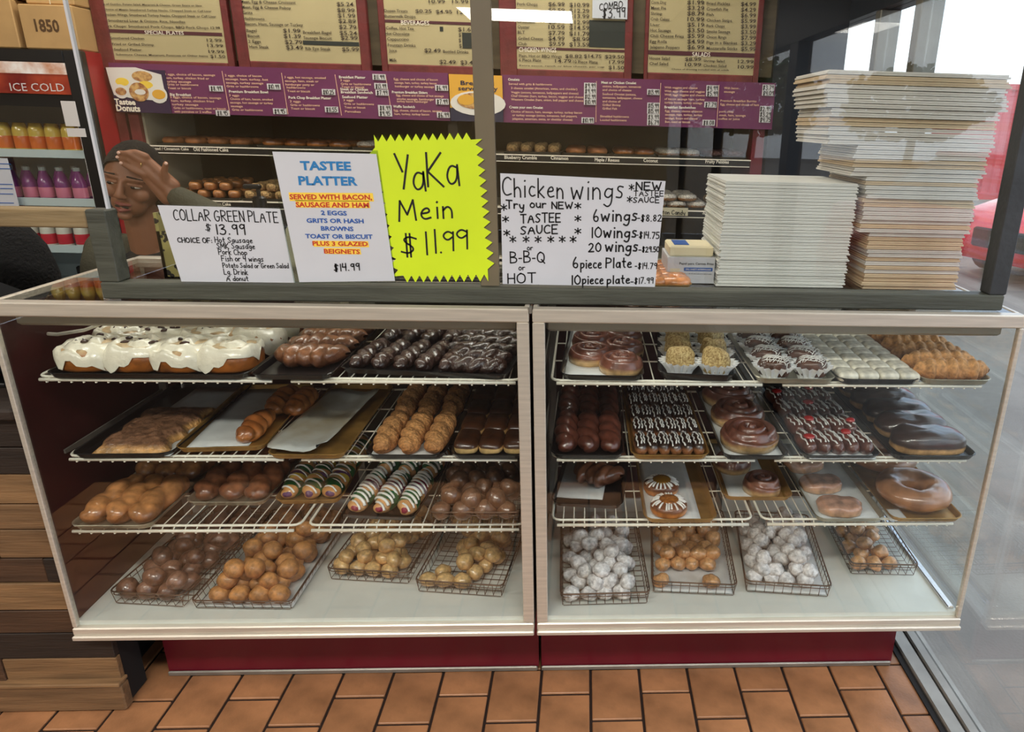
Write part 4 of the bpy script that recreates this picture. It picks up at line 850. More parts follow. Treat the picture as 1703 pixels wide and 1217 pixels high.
def kl(i):
    w_ = 'brown' if km(i) == 'kraft' else 'grey white'
    return '%s folded box in the tall stack by the storefront window' % w_
flat_stack('folded_box', 50, .735, 1.00, .26, .54, TOP+.0005, .0108, km, kl, 'folded boxes in the tall stack', .005, 2, (0, 0), lambda i: (.742, 1.0) if i < 14 else (.715, 1.012) if i < 27 else (.675, 1.022) if i < 34 else (.60, 1.03) if i < 42 else (.585, 1.045))
# wax paper box
bx = thing('paper_box', 'small white and blue carton of wax paper sheets beside the white boxes', 'box', (.222, .30, TOP), .0)
MB().box(0, .128, 0, .15, 0, .07, .001).build('carton', M['white'], bx)
MB().box(.045, .122, -.0012, -.0004, .034, .043).build('blue_stripe', M['blue2'], bx)
MB().box(.005, .124, .012, .13, .07, .098, .004).build('sheets', M['tissue'], bx); MB().box(.02, .06, .03, .11, .0985, .0995).build('blue_stripe', M['blue2'], bx)
def onbx(body, x0, x1, z, h, m):
    join_text('lettering', [(body, Vector((bx.location.x+x0, bx.location.y-.0014, TOP+z)), Vector((bx.location.x+x1, bx.location.y-.0014, TOP+z)), h)], M[m], bx, .01)
onbx('Papel para Carnes Frias', .032, .124, .051, .006, 'ink'); onbx('DELI SHEETS INTERFOLDED', .05, .118, .0365, .004, 'cream_print'); onbx('10 x 10.75 IN (25.4 x 27.3 cm)', .045, .12, .025, .003, 'ink')
MB().box(.008, .034, -.0012, -.0004, .02, .04).build('sheet_icon', M['gum'], bx)
# tray of orange glazed rings behind the wings sign
# pump bottle and folded cloth, leopard organiser
pb = thing('pump_bottle', 'clear pump bottle with black pump head behind the signs', 'bottle', (-.845, .36, TOP))
MB().lathe([(0, 0), (.03, 0), (.033, .01), (.033, .13), (.026, .155), (.013, .165), (.013, .17), (0, .17)], 18).build('bottle_body', M['clearp'], pb, True)
MB().lathe([(0, .165), (.017, .165), (.017, .195), (.012, .2), (0, .2)], 16).build('pump_collar', M['black'], pb); MB().rod((0, 0, .195), (0, 0, .222), .005).box(-.035, .008, -.007, .007, .218, .23, .003).build('pump_head', M['black'], pb)
def drape(x0, x1, y, z0, z1, lean):
    P = []
    for i in range(10):
        P.append([(x0+(x1-x0)*i/9+lean*j/8, y+.012*math.sin(i*1.3+j*.4), z0+(z1-z0)*(j/8)*(1-.5*max(0, (3-i)/3))) for j in range(9)])
    return MB().grid(P)
nb = drape(-.83, -.60, .42, TOP+.002, 1.36, .02).build('folded_cloth', M['cloth'], None, True)
sm = nb.modifiers.new('thick', 'SOLIDIFY'); sm.thickness = .004
tag(nb, 'cream folded cloth standing behind the pump bottle and signs', 'cloth')
lp = thing('leopard_organizer', 'leopard print paper organizer standing left behind the signs', 'organizer', (-1.062, .26, TOP))
MB().box(0, .008, 0, .14, 0, .165).box(0, .11, .132, .14, 0, .165).box(0, .11, 0, .008, 0, .12).box(.102, .11, 0, .14, 0, .165).box(0, .11, 0, .14, 0, .006).build('box_body', M['leopard'], lp)
MB().box(.02, .1, .05, .052, .01, .155).box(.03, .1, .07, .072, .01, .17).build('papers', M['white'], lp)
# left: dark bag and monitor on the wood counter
bgo = MB(); rr = random.Random(5)
P = []
for i in range(14):
    a = PI*i/13
    P.append([(-1.58+(.12+.012*rr.random())*abs(math.sin(a))**.7*math.cos(2*PI*k/18), .43+(.09+.010*rr.random())*abs(math.sin(a))**.7*math.sin(2*PI*k/18), 1.085-.19*math.cos(a)) for k in range(18)])
tag(bgo.grid(P, False, True).build('bag', M['black_soft'], None, True), 'fluffy black bag standing on the counter at the left photo edge', 'bag')
mo = thing('register_screen', 'black tilted register screen back on the wooden counter at left edge', 'screen', (-1.52, .13, .89))
MB().box(-.09, .09, .02, .16, 0, .012, .003).build('foot', M['black'], mo); MB().box(-.02, .02, .06, .09, .01, .09).build('stand', M['black'], mo)
MB().add([(-.16, .0, .06), (.15, .0, .06), (.19, .12, .04), (-.16, .12, .04), (-.16, .04, .285), (.075, .04, .285), (.16, .13, .20), (-.16, .16, .26)], [(0, 1, 5, 4), (1, 2, 6, 5), (2, 3, 7, 6), (3, 0, 4, 7), (4, 5, 6, 7), (3, 2, 1, 0)]).build('screen_shell', M['black'], mo)

# ================================================================== PERSON
def capsule(mb, a, b, ra, rb, n_=12, m_=5):
    a = Vector(a); b = Vector(b); d = (b-a); L_ = d.length; d = d/L_; sd = d.orthogonal().normalized(); nn = d.cross(sd); P = []
    for k in range(m_+1):
        t_ = -PI/2+PI/2*k/m_; P.append((a+d*ra*math.sin(t_), ra*math.cos(t_)))
    for k in range(m_+1):
        t_ = PI/2*k/m_; P.append((b+d*rb*math.sin(t_), rb*math.cos(t_)))
    return mb.grid([[c_+(sd*math.cos(2*PI*j/n_)+nn*math.sin(2*PI*j/n_))*r_ for j in range(n_)] for c_, r_ in P], False, True)
def ell(mb, c_, r_, n_=20, m_=14, rot=None, f=None):
    P = []
    for i in range(m_+1):
        a = PI*i/m_; row_ = []
        for j in range(n_):
            v = Vector((math.sin(a)*math.cos(2*PI*j/n_), math.sin(a)*math.sin(2*PI*j/n_), math.cos(a)))
            if f: v = f(v)
            v = Vector((v.x*r_[0], v.y*r_[1], v.z*r_[2]))
            if rot: v = rot @ v
            row_.append(v+Vector(c_))
        P.append(row_)
    return mb.grid(P, False, True)
def remeshed(mb, name, m, parent, voxel, smooth_it=6):
    me = mb.mesh(name, m); o = D.objects.new(name, me); C.objects.link(o)
    r = o.modifiers.new('r', 'REMESH'); r.mode = 'VOXEL'; r.voxel_size = voxel
    if smooth_it:
        s_ = o.modifiers.new('s', 'SMOOTH'); s_.iterations = smooth_it; s_.factor = .5
    bpy.context.view_layer.update()
    m2 = D.meshes.new_from_object(o.evaluated_get(bpy.context.evaluated_depsgraph_get())); D.objects.remove(o)
    m2.name = name; m2.materials.clear(); m2.materials.append(m); m2.polygons.foreach_set('use_smooth', [True]*len(m2.polygons))
    return link(name, m2, parent)
HC = at(226, 303, 'y', .80)           # head centre
pe = thing('person', 'person with hand on forehead in an olive jacket and black shirt behind the counter', 'person', (HC.x, .82, 0))
HR = Matrix.Rotation(math.radians(13), 3, 'Y') @ Matrix.Rotation(math.radians(6), 3, 'Z') @ Matrix.Rotation(math.radians(8), 3, 'X')
hc = Vector((0, -.02, HC.z))
def H(x, y, z): return hc+HR @ Vector((x, y, z))       # head space: -y is the face, z up
b = MB()
def skull(v):
    if v.z < 0: v = Vector((v.x*(1+.32*v.z*abs(v.z)), v.y*(1+.15*v.z), v.z))
    if v.y < 0: v.y *= .92
    return v
ell(b, H(0, 0, .012), (.080, .094, .108), 28, 20, HR, skull)
ell(b, H(0, -.045, -.055), (.05, .04, .042), 16, 12, HR)              # jaw
ell(b, H(0, -.078, -.088), (.022, .014, .014), 12, 8, HR)             # chin
for s_ in (-1, 1):
    ell(b, H(s_*.038, -.062, -.018), (.026, .018, .022), 12, 8, HR)   # cheek
    ell(b, H(s_*.078, .01, -.006), (.010, .02, .03), 10, 8, HR)       # ear
    capsule(b, H(s_*.014, -.084, .034), H(s_*.05, -.072, .032), .008, .006, 8, 3)   # brow
capsule(b, H(0, -.088, .026), H(0, -.104, -.016), .007, .0125, 10, 4)  # nose
for s_ in (-1, 1): ell(b, H(s_*.011, -.098, -.021), (.009, .010, .007), 10, 6, HR)
for s_, zz, rr_ in ((1, -.046, .0065), (1, -.061, .0075)):
    capsule(b, H(-.018, -.083, zz), H(0, -.092, zz+(.001 if zz > -.05 else -.002)), rr_*.7, rr_, 8, 3); capsule(b, H(.018, -.083, zz), H(0, -.092, zz+(.001 if zz > -.05 else -.002)), rr_*.7, rr_, 8, 3)
capsule(b, H(0, .02, -.06), Vector((-.015, .04, 1.09)), .056, .070, 14, 4); capsule(b, (-.07, .03, 1.06), (.10, .03, 1.06), .05, .05, 12, 4)
# torso, hips, arms under the clothes
capsule(b, (.03, .06, 1.04), (.03, .05, .80), .11, .12); capsule(b, (-.12, .08, 1.10), (.16, .08, 1.09), .055, .055); ell(b, (.03, .05, .86), (.17, .10, .25))
def rel(u, v, y):
    p = at(u, v, 'y', y); return Vector((p.x-pe.location.x, y-pe.location.y, p.z))
elbow = rel(372, 372, .72); wrist = rel(287, 322, .71); sh = Vector((.20, .07, 1.09))
capsule(b, sh, elbow, .045, .036); capsule(b, elbow, wrist, .034, .024)
# other arm hangs
sh2 = Vector((-.19, .07, 1.10)); capsule(b, sh2, (-.24, .02, .80), .045, .035); capsule(b, (-.24, .02, .80), (-.14, -.08, .52), .034, .024)
ell(b, (-.13, -.10, .50), (.035, .02, .05))
for k in range(5): capsule(b, (-.155+.014*k, -.11, .47), (-.155+.014*k, -.12, .41+.01*abs(k-2)), .009, .008, 8, 3)
# legs to the floor
for s_ in (-1, 1): capsule(b, (.03+s_*.09, .05, .78), (.03+s_*.09, .04, .45), .085, .055); capsule(b, (.03+s_*.09, .04, .45), (.03+s_*.09, .06, .06), .05, .035); capsule(b, (.03+s_*.09, .05, .04), (.03+s_*.1, -.08, .03), .038, .03)
# hand on the forehead: palm and five fingers
K = rel(253, 283, .695); k2 = rel(262, 292, .70)
palmc = [(rel(285, 318, .71), rel(232, 272, .695), .021, .014), (rel(278, 330, .712), rel(237, 288, .70), .021, .013), (rel(288, 308, .712), rel(240, 262, .70), .02, .013)]
for a_, b_, ra, rb in palmc: capsule(b, a_, b_, ra, rb, 12, 4)
FG = [[(240, 290), (222, 281), (201, 271)], [(236, 279), (217, 266), (195, 261.5)], [(236, 268), (218, 256), (197, 254)], [(243, 260), (228, 253), (212, 253)]]
for i, f_ in enumerate(FG):
    q = [rel(u, v, .69+.004*(i % 2)) for u, v in f_]; q[1].y -= .006; q[2].y += .004
    capsule(b, q[0], q[1], .0105, .0095, 10, 4); capsule(b, q[1], q[2], .0095, .0075, 10, 4)
t0, t1, t2 = rel(276, 300, .70), rel(273, 285, .69), rel(276, 272, .685)
capsule(b, t0, t1, .013, .010, 10, 4); capsule(b, t1, t2, .010, .008, 10, 4)
body = remeshed(b, 'body', M['skin'], pe, .0038, 5)
# eyes, lips, nails
for s_ in (-1, 1):
    e = ell(MB(), H(s_*.032, -.0755, .012), (.0155, .009, .0048), 14, 10, HR).build('eye', M['eye'], pe, True)
    ell(MB(), H(s_*.032-.004, -.0835, .011), (.0068, .003, .0048), 12, 8, HR).build('iris', M['iris'], e, True)
    capsule(MB(), H(s_*.018, -.0835, .0185), H(s_*.047, -.0755, .0165), .0058, .005, 8, 3).build('eyelid', M['skin'], pe, True)
    capsule(MB(), H(s_*.018, -.0915, .0440), H(s_*.054, -.076, .038), .0026, .0016, 8, 3).build('eyebrow', M['hair'], pe, True)
lpb = MB(); capsule(lpb, H(-.02, -.085, -.047), H(0, -.0965, -.045), .004, .006, 8, 3); capsule(lpb, H(.02, -.085, -.047), H(0, -.0965, -.045), .004, .006, 8, 3)
capsule(lpb, H(-.018, -.085, -.062), H(0, -.0975, -.064), .004, .0072, 8, 3); capsule(lpb, H(.018, -.085, -.062), H(0, -.0975, -.064), .004, .0072, 8, 3); lpb.build('lips', M['lip'], pe, True)
capsule(MB(), H(-.016, -.0905, -.0545), H(.016, -.0905, -.0545), .0035, .0035, 8, 3).build('mouth', M['dark'], pe, True)
for u, v, yy in ((201, 271, .687), (195, 261.5, .690), (197, 254, .687), (213, 253, .690), (276, 272, .677)):
    ell(MB(), rel(u, v, yy-.003), (.0055, .003, .0045), 10, 6).build('fingernail', M['nail'], pe, True)
MB().tube([rel(232+3*math.cos(a/8*2*PI), 274+5*math.sin(a/8*2*PI), .689-.009*math.cos(a/8*2*PI)) for a in range(8)], .0016, 5, True).build('ring', M['ring'], pe, True)
# hair: cap over skull, face left open, drawn back to a bun
hb2 = MB(); P = []
for i in range(22):
    a = PI*.60*i/21; row_ = []
    for j in range(36):
        th = 2*PI*j/36; lim = 1.0
        front = max(0, -math.sin(th)); amax = PI*(.62-.33*front**.6)
        aa = amax*i/21
        v = Vector((math.sin(aa)*math.cos(th), math.sin(aa)*math.sin(th), math.cos(aa))); k = 1.09+.02*noise.noise(v*9)
        row_.append(H(v.x*.076*k, v.y*.094*k+.002, .012+v.z*.108*k))
    P.append(row_)
hb2.grid(P, False, True); ho = hb2.build('hair', M['hair'], pe, True)
ell(MB(), H(.045, .06, -.045), (.062, .062, .07), 16, 12, HR).build('hair_back', M['hair'], ho, True)
ell(MB(), H(0, .11, .02), (.045, .04, .045), 16, 12, HR).build('hair_bun', M['hair'], ho, True)
for s_ in (-1, 1): capsule(MB(), H(s_*.07, -.02, .03), H(s_*.078, -.005, -.04), .012, .009, 8, 3).build('hair_side', M['hair'], ho, True)
# shirt and jacket
sb = MB(); ell(sb, (.0, .015, .90), (.13, .11, .18)); capsule(sb, (-.06, .015, 1.045), (.05, .015, 1.045), .080, .080)
remeshed(sb, 'shirt', M['shirt'], pe, .008, 4)
jb = MB()
ell(jb, (-.085, .05, .86), (.12, .13, .27)); ell(jb, (.15, .05, .86), (.12, .13, .27)); capsule(jb, sh2, (-.245, .02, .80), .068, .058); capsule(jb, (-.245, .02, .80), (-.15, -.07, .56), .056, .045)
capsule(jb, sh, elbow, .062, .055); capsule(jb, elbow, elbow.lerp(wrist, .86), .053, .036); capsule(jb, (-.1, .09, 1.10), sh2, .055, .066); capsule(jb, (.12, .09, 1.10), sh, .055, .066); ell(jb, (-.155, .03, 1.0), (.085, .12, .18)); ell(jb, (.12, .03, 1.0), (.075, .12, .18)); capsule(jb, (-.095, .02, 1.13), (-.075, -.07, .96), .036, .034); capsule(jb, (.075, .02, 1.15), (.065, -.07, .96), .036, .034)
capsule(jb, (-.07, .11, 1.14), (.12, .11, 1.13), .045, .045)
remeshed(jb, 'jacket', M['jacket'], pe, .008, 5)
tb = MB()
for s_ in (-1, 1): capsule(tb, (.03+s_*.09, .05, .80), (.03+s_*.09, .04, .45), .10, .07); capsule(tb, (.03+s_*.09, .04, .45), (.03+s_*.09, .06, .10), .068, .055)
ell(tb, (.03, .05, .80), (.19, .13, .12)); remeshed(tb, 'trousers', M['shirt'], pe, .01, 4)
for s_ in (-1, 1): capsule(MB(), (.03+s_*.09, .06, .045), (.03+s_*.1, -.09, .04), .045, .036).build('shoe', M['black'], pe, True)

# ================================================================== OUTSIDE
ctn = thing('shipping_container', 'big red metal container parked across the lot beyond the window', 'container', (10.2, 17, -.1), math.radians(4))
mb = MB(); L_ = 12.0; n_ = 48; prof = []
for i in range(n_):
    x = L_*i/n_; prof += [(x, 0), (x+L_/n_*.35, 0), (x+L_/n_*.5, .05), (x+L_/n_*.85, .05)]
prof.append((L_, 0)); mb.grid([[(x, y, .15), (x, y, 2.75)] for x, y in prof]); mb.build('corrugated_side', M['cont'], ctn)
mb = MB(); prof = [(-y, x) for x, y in [(p_[0]*.2, p_[1]) for p_ in prof]]; mb.grid([[(x, y, .15), (x, y, 2.75)] for x, y in prof]); mb.build('end_wall', M['cont'], ctn)
MB().box(0, L_, -.02, 2.4, 2.72, 2.85).box(0, L_, -.03, .08, 0, .18).box(-.03, .1, -.03, .1, 0, 2.8).box(L_-.1, L_+.03, -.03, .1, 0, 2.8).build('frame', M['cont'], ctn)
car = thing('car', 'red car parked outside facing the shop window', 'car', (6.75, 7.0, -.1), math.radians(-68))
def carbody():
    P = []
    st = [(-2.15, .55, .62), (-2.1, .72, .80), (-1.2, .80, .98), (-.9, .82, 1.0), (.9, .84, 1.02), (1.7, .82, 1.05), (2.1, .78, .98), (2.2, .7, .6)]
    for x, hw, zt in st:
        row_ = [(x, -hw, .25), (x, -hw-.02, .5), (x, -hw*.98, zt-.1), (x, -hw*.86, zt), (x, hw*.86, zt), (x, hw*.98, zt-.1), (x, hw+.02, .5), (x, hw, .25)]
        P.append(row_)
    m_ = MB().grid(P, False, True); n__ = len(m_.v); m_.f.append(tuple(range(7, -1, -1))); m_.f.append(tuple(range(n__-8, n__))); return m_
rot = Matrix.Rotation(-PI/2-PI, 4, 'Z')
def cb(name, mb_, m, par=car, sm=False):
    me = mb_.mesh(name, m, sm); me.transform(Matrix.Rotation(PI/2, 4, 'Z')); return link(name, me, par)
cb('car_body', carbody(), M['carpaint'], car, True)
P = [[(-1.15, -.70, .97), (-1.15, .70, .97)], [(-.45, -.58, 1.42), (-.45, .58, 1.42)], [(.9, -.58, 1.46), (.9, .58, 1.46)], [(1.75, -.66, 1.0), (1.75, .66, 1.0)]]
gm = MB().grid([[P[0][0], P[0][1]], [P[1][0], P[1][1]], [P[2][0], P[2][1]], [P[3][0], P[3][1]]]); gm.f += [(0, 2, 4, 6), (1, 7, 5, 3)]
cb('cabin_glass', gm, M['carglass']); cb('roof', MB().box(-.5, 1.0, -.60, .60, 1.425, 1.475, .02), M['carpaint'])
for s_ in (-1, 1):
    cb('headlight', MB().box(-2.17, -1.95, s_*.66-.17, s_*.66+.1, .64, .76, .02), M['chrome'])
    for x in (-1.35, 1.35):
        wh = cb('wheel', MB().tube([(x, s_*.72-.1, .32), (x, s_*.72+.1, .32)], .32, 20), M['tyre']); cb('hub', MB().tube([(x, s_*.72-.105, .32), (x, s_*.72+.105, .32)], .18, 14), M['chrome'], wh)
    cb('mirror', MB().box(-.95, -.8, s_*.95-.09, s_*.95+.09, 1.0, 1.12, .02), M['carpaint'])
    for x0_, x1_ in ((-.95, -.88),): cb('pillar', MB().rod((-1.12, s_*.69, .98), (-.45, s_*.58, 1.44), .03), M['carpaint'])
cb('grille', MB().box(-2.2, -2.1, -.42, .42, .40, .62, .02), M['tyre']); cb('number_plate', MB().box(-2.215, -2.2, -.16, .16, .44, .54), M['sticker'])
def tree(x, y, h, r_, seed, label):
    t = thing('tree', label, 'tree', (x, y, -.1), 0, 'trees beyond the parking lot'); rr = random.Random(seed)
    MB().tube([(0, 0, 0), (.1, .05, h*.35), (0, 0, h*.7)], .2, 8, taper=[.25, .2, .1]).build('trunk', M['bark'], t)
    mb = MB()
    for i in range(2600):
        v = Vector((rr.gauss(0, 1), rr.gauss(0, 1), rr.gauss(0, 1))).normalized()*rr.uniform(.55, 1)**.6; k = 1+.25*noise.noise(v*2.3+Vector((seed, 0, 0)))
        p_ = Vector((v.x*r_*k, v.y*r_*k, h*.62+v.z*h*.38*k)); a = Vector((rr.gauss(0, 1), rr.gauss(0, 1), rr.gauss(0, 1))).normalized()*.16; c_ = a.orthogonal()*.9
        mb.add([p_-a, p_+c_, p_+a, p_-c_], [(0, 1, 2, 3)])
    o = mb.mesh('crown', M['leaf'], fix=False); link('crown', o, t, kind='stuff')
for i, (x, y, h, r_) in enumerate(((25, 34, 5.4, 3.2), (33, 38, 6.2, 3.6), (15, 44, 4.2, 3.4), (41, 44, 7, 4), (16, -34, 4.6, 3.4), (24, -30, 4.4, 3.2), (9, -38, 5, 3.6))):
    tree(x, y, h, r_, i, 'leafy green tree standing beyond the parking lot')
# a pale car outside behind the camera side, seen only mirrored
car2 = copy_thing(car, (4.6, -5.2, -.1), math.radians(70), 'red car parked on the lot side behind the viewpoint')

# ================================================================== CEILING LIGHTS
for i, (x, y, wt) in enumerate(LIGHTS):
    t = thing('ceiling_light', 'long fluorescent ceiling light with a pale lens', 'light', (x, y, 2.745), 0, 'fluorescent ceiling lights')
    hw_ = .54 if y < -7 else .16
    MB().box(-.66, .66, -hw_, hw_, -.05, 0, .006).build('housing', M['white'], t)
    la = D.lights.new('lamp', 'AREA'); la.shape = 'RECTANGLE'; la.size = 1.24; la.size_y = (1.0 if y < -7 else .26); la.energy = wt; la.color = LAMP_COL
    lo = D.objects.new('lamp', la); C.objects.link(lo); lo.location = (x, y, 2.69)
    MB().box(-.62, .62, -hw_+.03, hw_-.03, -.053, -.05).build('lens', M['lens'], t)

# ================================================================== TRAYS
def rrect(w_, d_, r_, z, ins=0, k=5):
    out = []
    x0, x1, y0, y1 = ins, w_-ins, ins, d_-ins; r_ = max(.002, r_-ins)
    for cx_, cy_, a0 in ((x1-r_, y0+r_, -PI/2), (x1-r_, y1-r_, 0), (x0+r_, y1-r_, PI/2), (x0+r_, y0+r_, PI)):
        for i in range(k): out.append((cx_+r_*math.cos(a0+PI/2*i/(k-1)), cy_+r_*math.sin(a0+PI/2*i/(k-1)), z))
    return out
TRAYS = {}
class Tray: pass
def pan(key, fl, fr, z, m, label, depth=None, h=.014, name='sheet_tray', yaw=None, zz=None, grp=None):
    """shallow tray: front corners measured in the photo at rim height, on a rack at height z"""
    a = at(fl[0], fl[1], 'z', z+h); b = at(fr[0], fr[1], 'z', z+h)
    a.y = max(a.y, .020); b.y = max(b.y, .020)
    W_ = math.hypot(b.x-a.x, b.y-a.y); ang = math.atan2(b.y-a.y, b.x-a.x) if yaw is None else yaw
    if abs(ang) > .12: ang = math.copysign(.12, ang)
    dmax = (.512-max(a.y, b.y))/math.cos(ang); D_ = min(depth or 9, dmax)
    t = thing(name, label, 'tray', (a.x, a.y, z+.0005), ang, grp)
    R = [rrect(W_, D_, .03, 0, .010), rrect(W_, D_, .03, h*.9, .003), rrect(W_, D_, .03, h, 0), rrect(W_, D_, .03, h+.0015, .002), rrect(W_, D_, .03, h, .005), rrect(W_, D_, .03, .002, .012)]
    mb = MB(); n_ = len(R[0]); mb.grid(R, False, True); mb.f.append(tuple(range(n_-1, -1, -1))); mb.f.append(tuple(range(5*n_, 6*n_)))
    mb.build('pan', m, t, False)
    T = Tray(); T.o = t; T.w = W_; T.d = D_; T.z = z+.0028; T.a = ang; T.l = Vector((a.x, a.y, z)); TRAYS[key] = T
    return T
def on(T, x, y, z=0):
    c_, s_ = math.cos(T.a), math.sin(T.a); return Vector((T.l.x+x*c_-y*s_, T.l.y+x*s_+y*c_, T.z+z))
def liner(T, label, x0=.012, x1=None, y0=.015, y1=None, curl=.0, sk=0):
    x1 = x1 or T.w-.012; y1 = y1 or T.d-.012; P = []
    for i in range(9):
        P.append([(x0+(x1-x0)*i/8+sk*(j/10), y0+(y1-y0)*j/10, .0012+.0012*noise.noise(Vector((i*.5, j*.5, x0*30)))*1.0+curl*max(0, (abs(i-4)-3))) for j in range(11)])
    me = MB().grid(P).mesh('parchment_sheet', M['paper'], True)
    o = link('parchment_sheet', me, None, on(T, 0, 0), T.a); sm_ = o.modifiers.new('t', 'SOLIDIFY'); sm_.thickness = .0006
    tag(o, label, 'baking paper')
def basket(key, fl, fr, label, z=ZF, h=.042, depth=.40, dz=0):
    a = at(fl[0], fl[1], 'z', z+h); b = at(fr[0], fr[1], 'z', z+h); a.y = max(a.y, .036); b.y = max(b.y, .036)
    W_ = math.hypot(b.x-a.x, b.y-a.y); ang = max(-.12, min(.12, math.atan2(b.y-a.y, b.x-a.x))); D_ = min(depth, (.52-max(a.y, b.y)))
    t = thing('wire_basket', label, 'wire basket', (a.x, a.y, z+.001), ang)
    m = M['steel_wire']
    MB().tube(rrect(W_, D_, .015, h), .0022, 5, True).build('rim', m, t, True); MB().tube(rrect(W_, D_, .015, h*.72, .003), .0015, 4, True).build('lower_rim', m, t, True)
    mb = MB(); i_ = .008; st = .024
    nx = int(W_/st); ny = int(D_/st)
    for k in range(nx+1):
        x = .006+(W_-.012)*k/nx; mb.tube([(x, 0, h), (x, i_, .003), (x, D_-i_, .003), (x, D_, h)], .0011, 3)
    for k in range(ny+1):
        y = .006+(D_-.012)*k/ny; mb.tube([(0, y, h), (i_, y, .003), (W_-i_, y, .003), (W_, y, h)], .0011, 3)
    mb.build('wire_mesh', m, t)['kind'] = 'stuff'
    T = Tray(); T.o = t; T.w = W_; T.d = D_; T.z = z+.0055; T.a = ang; T.l = Vector((a.x, a.y, z)); return T

# ================================================================== PASTRY SHAPES
def rn(v, s_, k): return noise.noise(Vector(v)*s_)*k
def m_ball(r_, seed, lump=.12, sq=.88, freq=28):
    bm = bmesh.new(); bmesh.ops.create_icosphere(bm, subdivisions=3, radius=r_)
    rr = random.Random(seed); o_ = Vector((seed*3.1, 0, 0)); ex, ey = rr.uniform(.9, 1.12), rr.uniform(.9, 1.1)
    for v in bm.verts:
        k = 1+lump*noise.noise(v.co*freq+o_)+lump*.5*noise.noise(v.co*freq*2.5+o_)
        v.co = Vector((v.co.x*ex*k, v.co.y*ey*k, v.co.z*sq*k))
    zmin = min(v.co.z for v in bm.verts)
    for v in bm.verts: v.co.z -= zmin
    me = D.meshes.new('ball'); bm.to_mesh(me); bm.free(); me.polygons.foreach_set('use_smooth', [True]*len(me.polygons)); return me
def twist_r(t, th, R_, turns, ph, lobe):
    e = max(0, 1-abs(2*t-1)**5)**.5; return R_*e*(.68+.35*abs(math.cos(th-PI*turns*t-ph))**lobe)
def m_twist(L_, R_, turns=3, seed=0, lobe=.75, flat=.85, lump=.06, nt=56, nk=20):
    P = []
    for i in range(nt+1):
        t = i/nt; row_ = []
        for j in range(nk):
            th = 2*PI*j/nk; r_ = twist_r(t, th, R_, turns, seed, lobe)*(1+lump*noise.noise(Vector((math.cos(th), math.sin(th), t*L_/R_*.8+seed*7))))
            row_.append(((r_*math.cos(th)+R_*.06*math.sin(t*9+seed)), t*L_, max(0, R_*flat*.82+r_*math.sin(th)*flat)))
        P.append(row_)
    me = MB().grid(P, False, True).mesh('twist', None, True); return me
def drizzle_along(L_, R_, flat, seed=0, n_=3, w_=.0022):
    mb = MB(); rr = random.Random(seed)
    for k in range(n_):
        a = PI/2+(k-(n_-1)/2)*.62+rr.uniform(-.12, .12); y0 = L_*rr.uniform(.04, .2); y1 = L_*rr.uniform(.75, .95); pts = []
        for q in range(9):
            y = y0+(y1-y0)*q/8; b_ = a+.12*math.sin(q*1.7+seed+k); e = max(.05, 1-abs(2*y/L_-1)**5)**.5
            pts.append((R_*.99*e*math.cos(b_), y, R_*flat*.82+R_*1.01*e*flat*math.sin(b_)+.0004))
        mb.tube(pts, w_, 5, taper=[w_*(.5+.8*abs(math.sin(q*1.3+k+seed))) for q in range(9)])
    return mb.mesh('drizzle', M['drizzle'], True)
def drizzle_on(L_, R_, flat=.85, n_=9, seed=0, w_=.0028, slant=.4, m='drizzle', dash=False):
    mb = MB(); rr = random.Random(seed)
    for k in range(n_):
        y = L_*(k+.6)/n_; pts = []
        a0 = rr.uniform(.15, .5); a1 = rr.uniform(2.5, 2.95)
        for q in range(8):
            a = a0+(a1-a0)*q/7; e = max(.05, 1-abs(2*y/L_-1)**5)**.5
            pts.append((R_*.93*e*math.cos(a), y+slant*R_*(q/7-.5)+rr.uniform(-.001, .001), R_*flat*.82+R_*.97*e*flat*math.sin(a)+.0006))
        mb.tube(pts, w_*rr.uniform(.7, 1.2), 5)
    return mb.mesh('drizzle', M[m], True)
def m_swirl(R_, h, turns=2.6, seed=0, sx=1.0, depth=.32, dome=.25):
    P = []; nr = 22; nk = 44
    for i in range(nr+1):
        r_ = i/nr; row_ = []
        for j in range(nk):
            th = 2*PI*j/nk; ph = r_*turns-th/(2*PI)*1.0+seed; g = abs(math.sin(PI*ph))**.55
            edge = max(0, 1-max(0, (r_-.82)/.18)**2*1.0); z = h*(edge**.5)*(1-depth*(1-g)*(1 if r_ > .06 else .3))*(1+dome*(1-r_*r_))/(1+dome)
            rr_ = R_*(r_ if r_ < .98 else 1)*(1+.05*noise.noise(Vector((math.cos(th)*1.5, math.sin(th)*1.5, seed*5))))
            row_.append((rr_*math.cos(th)*sx, rr_*math.sin(th), max(.0, z+h*.02)))
        P.append(row_)
    P.append([(p[0]*.97, p[1]*.97, 0) for p in P[-1]]); P.append([(0, 0, 0)]*nk)
    # bulging side: push the outer rings to mid height
    for j in range(nk):
        x, y, z = P[nr][j]; P[nr][j] = (x*1.0, y*1.0, h*.42)
    return MB().grid(P, False, True).mesh('swirl', None, True)
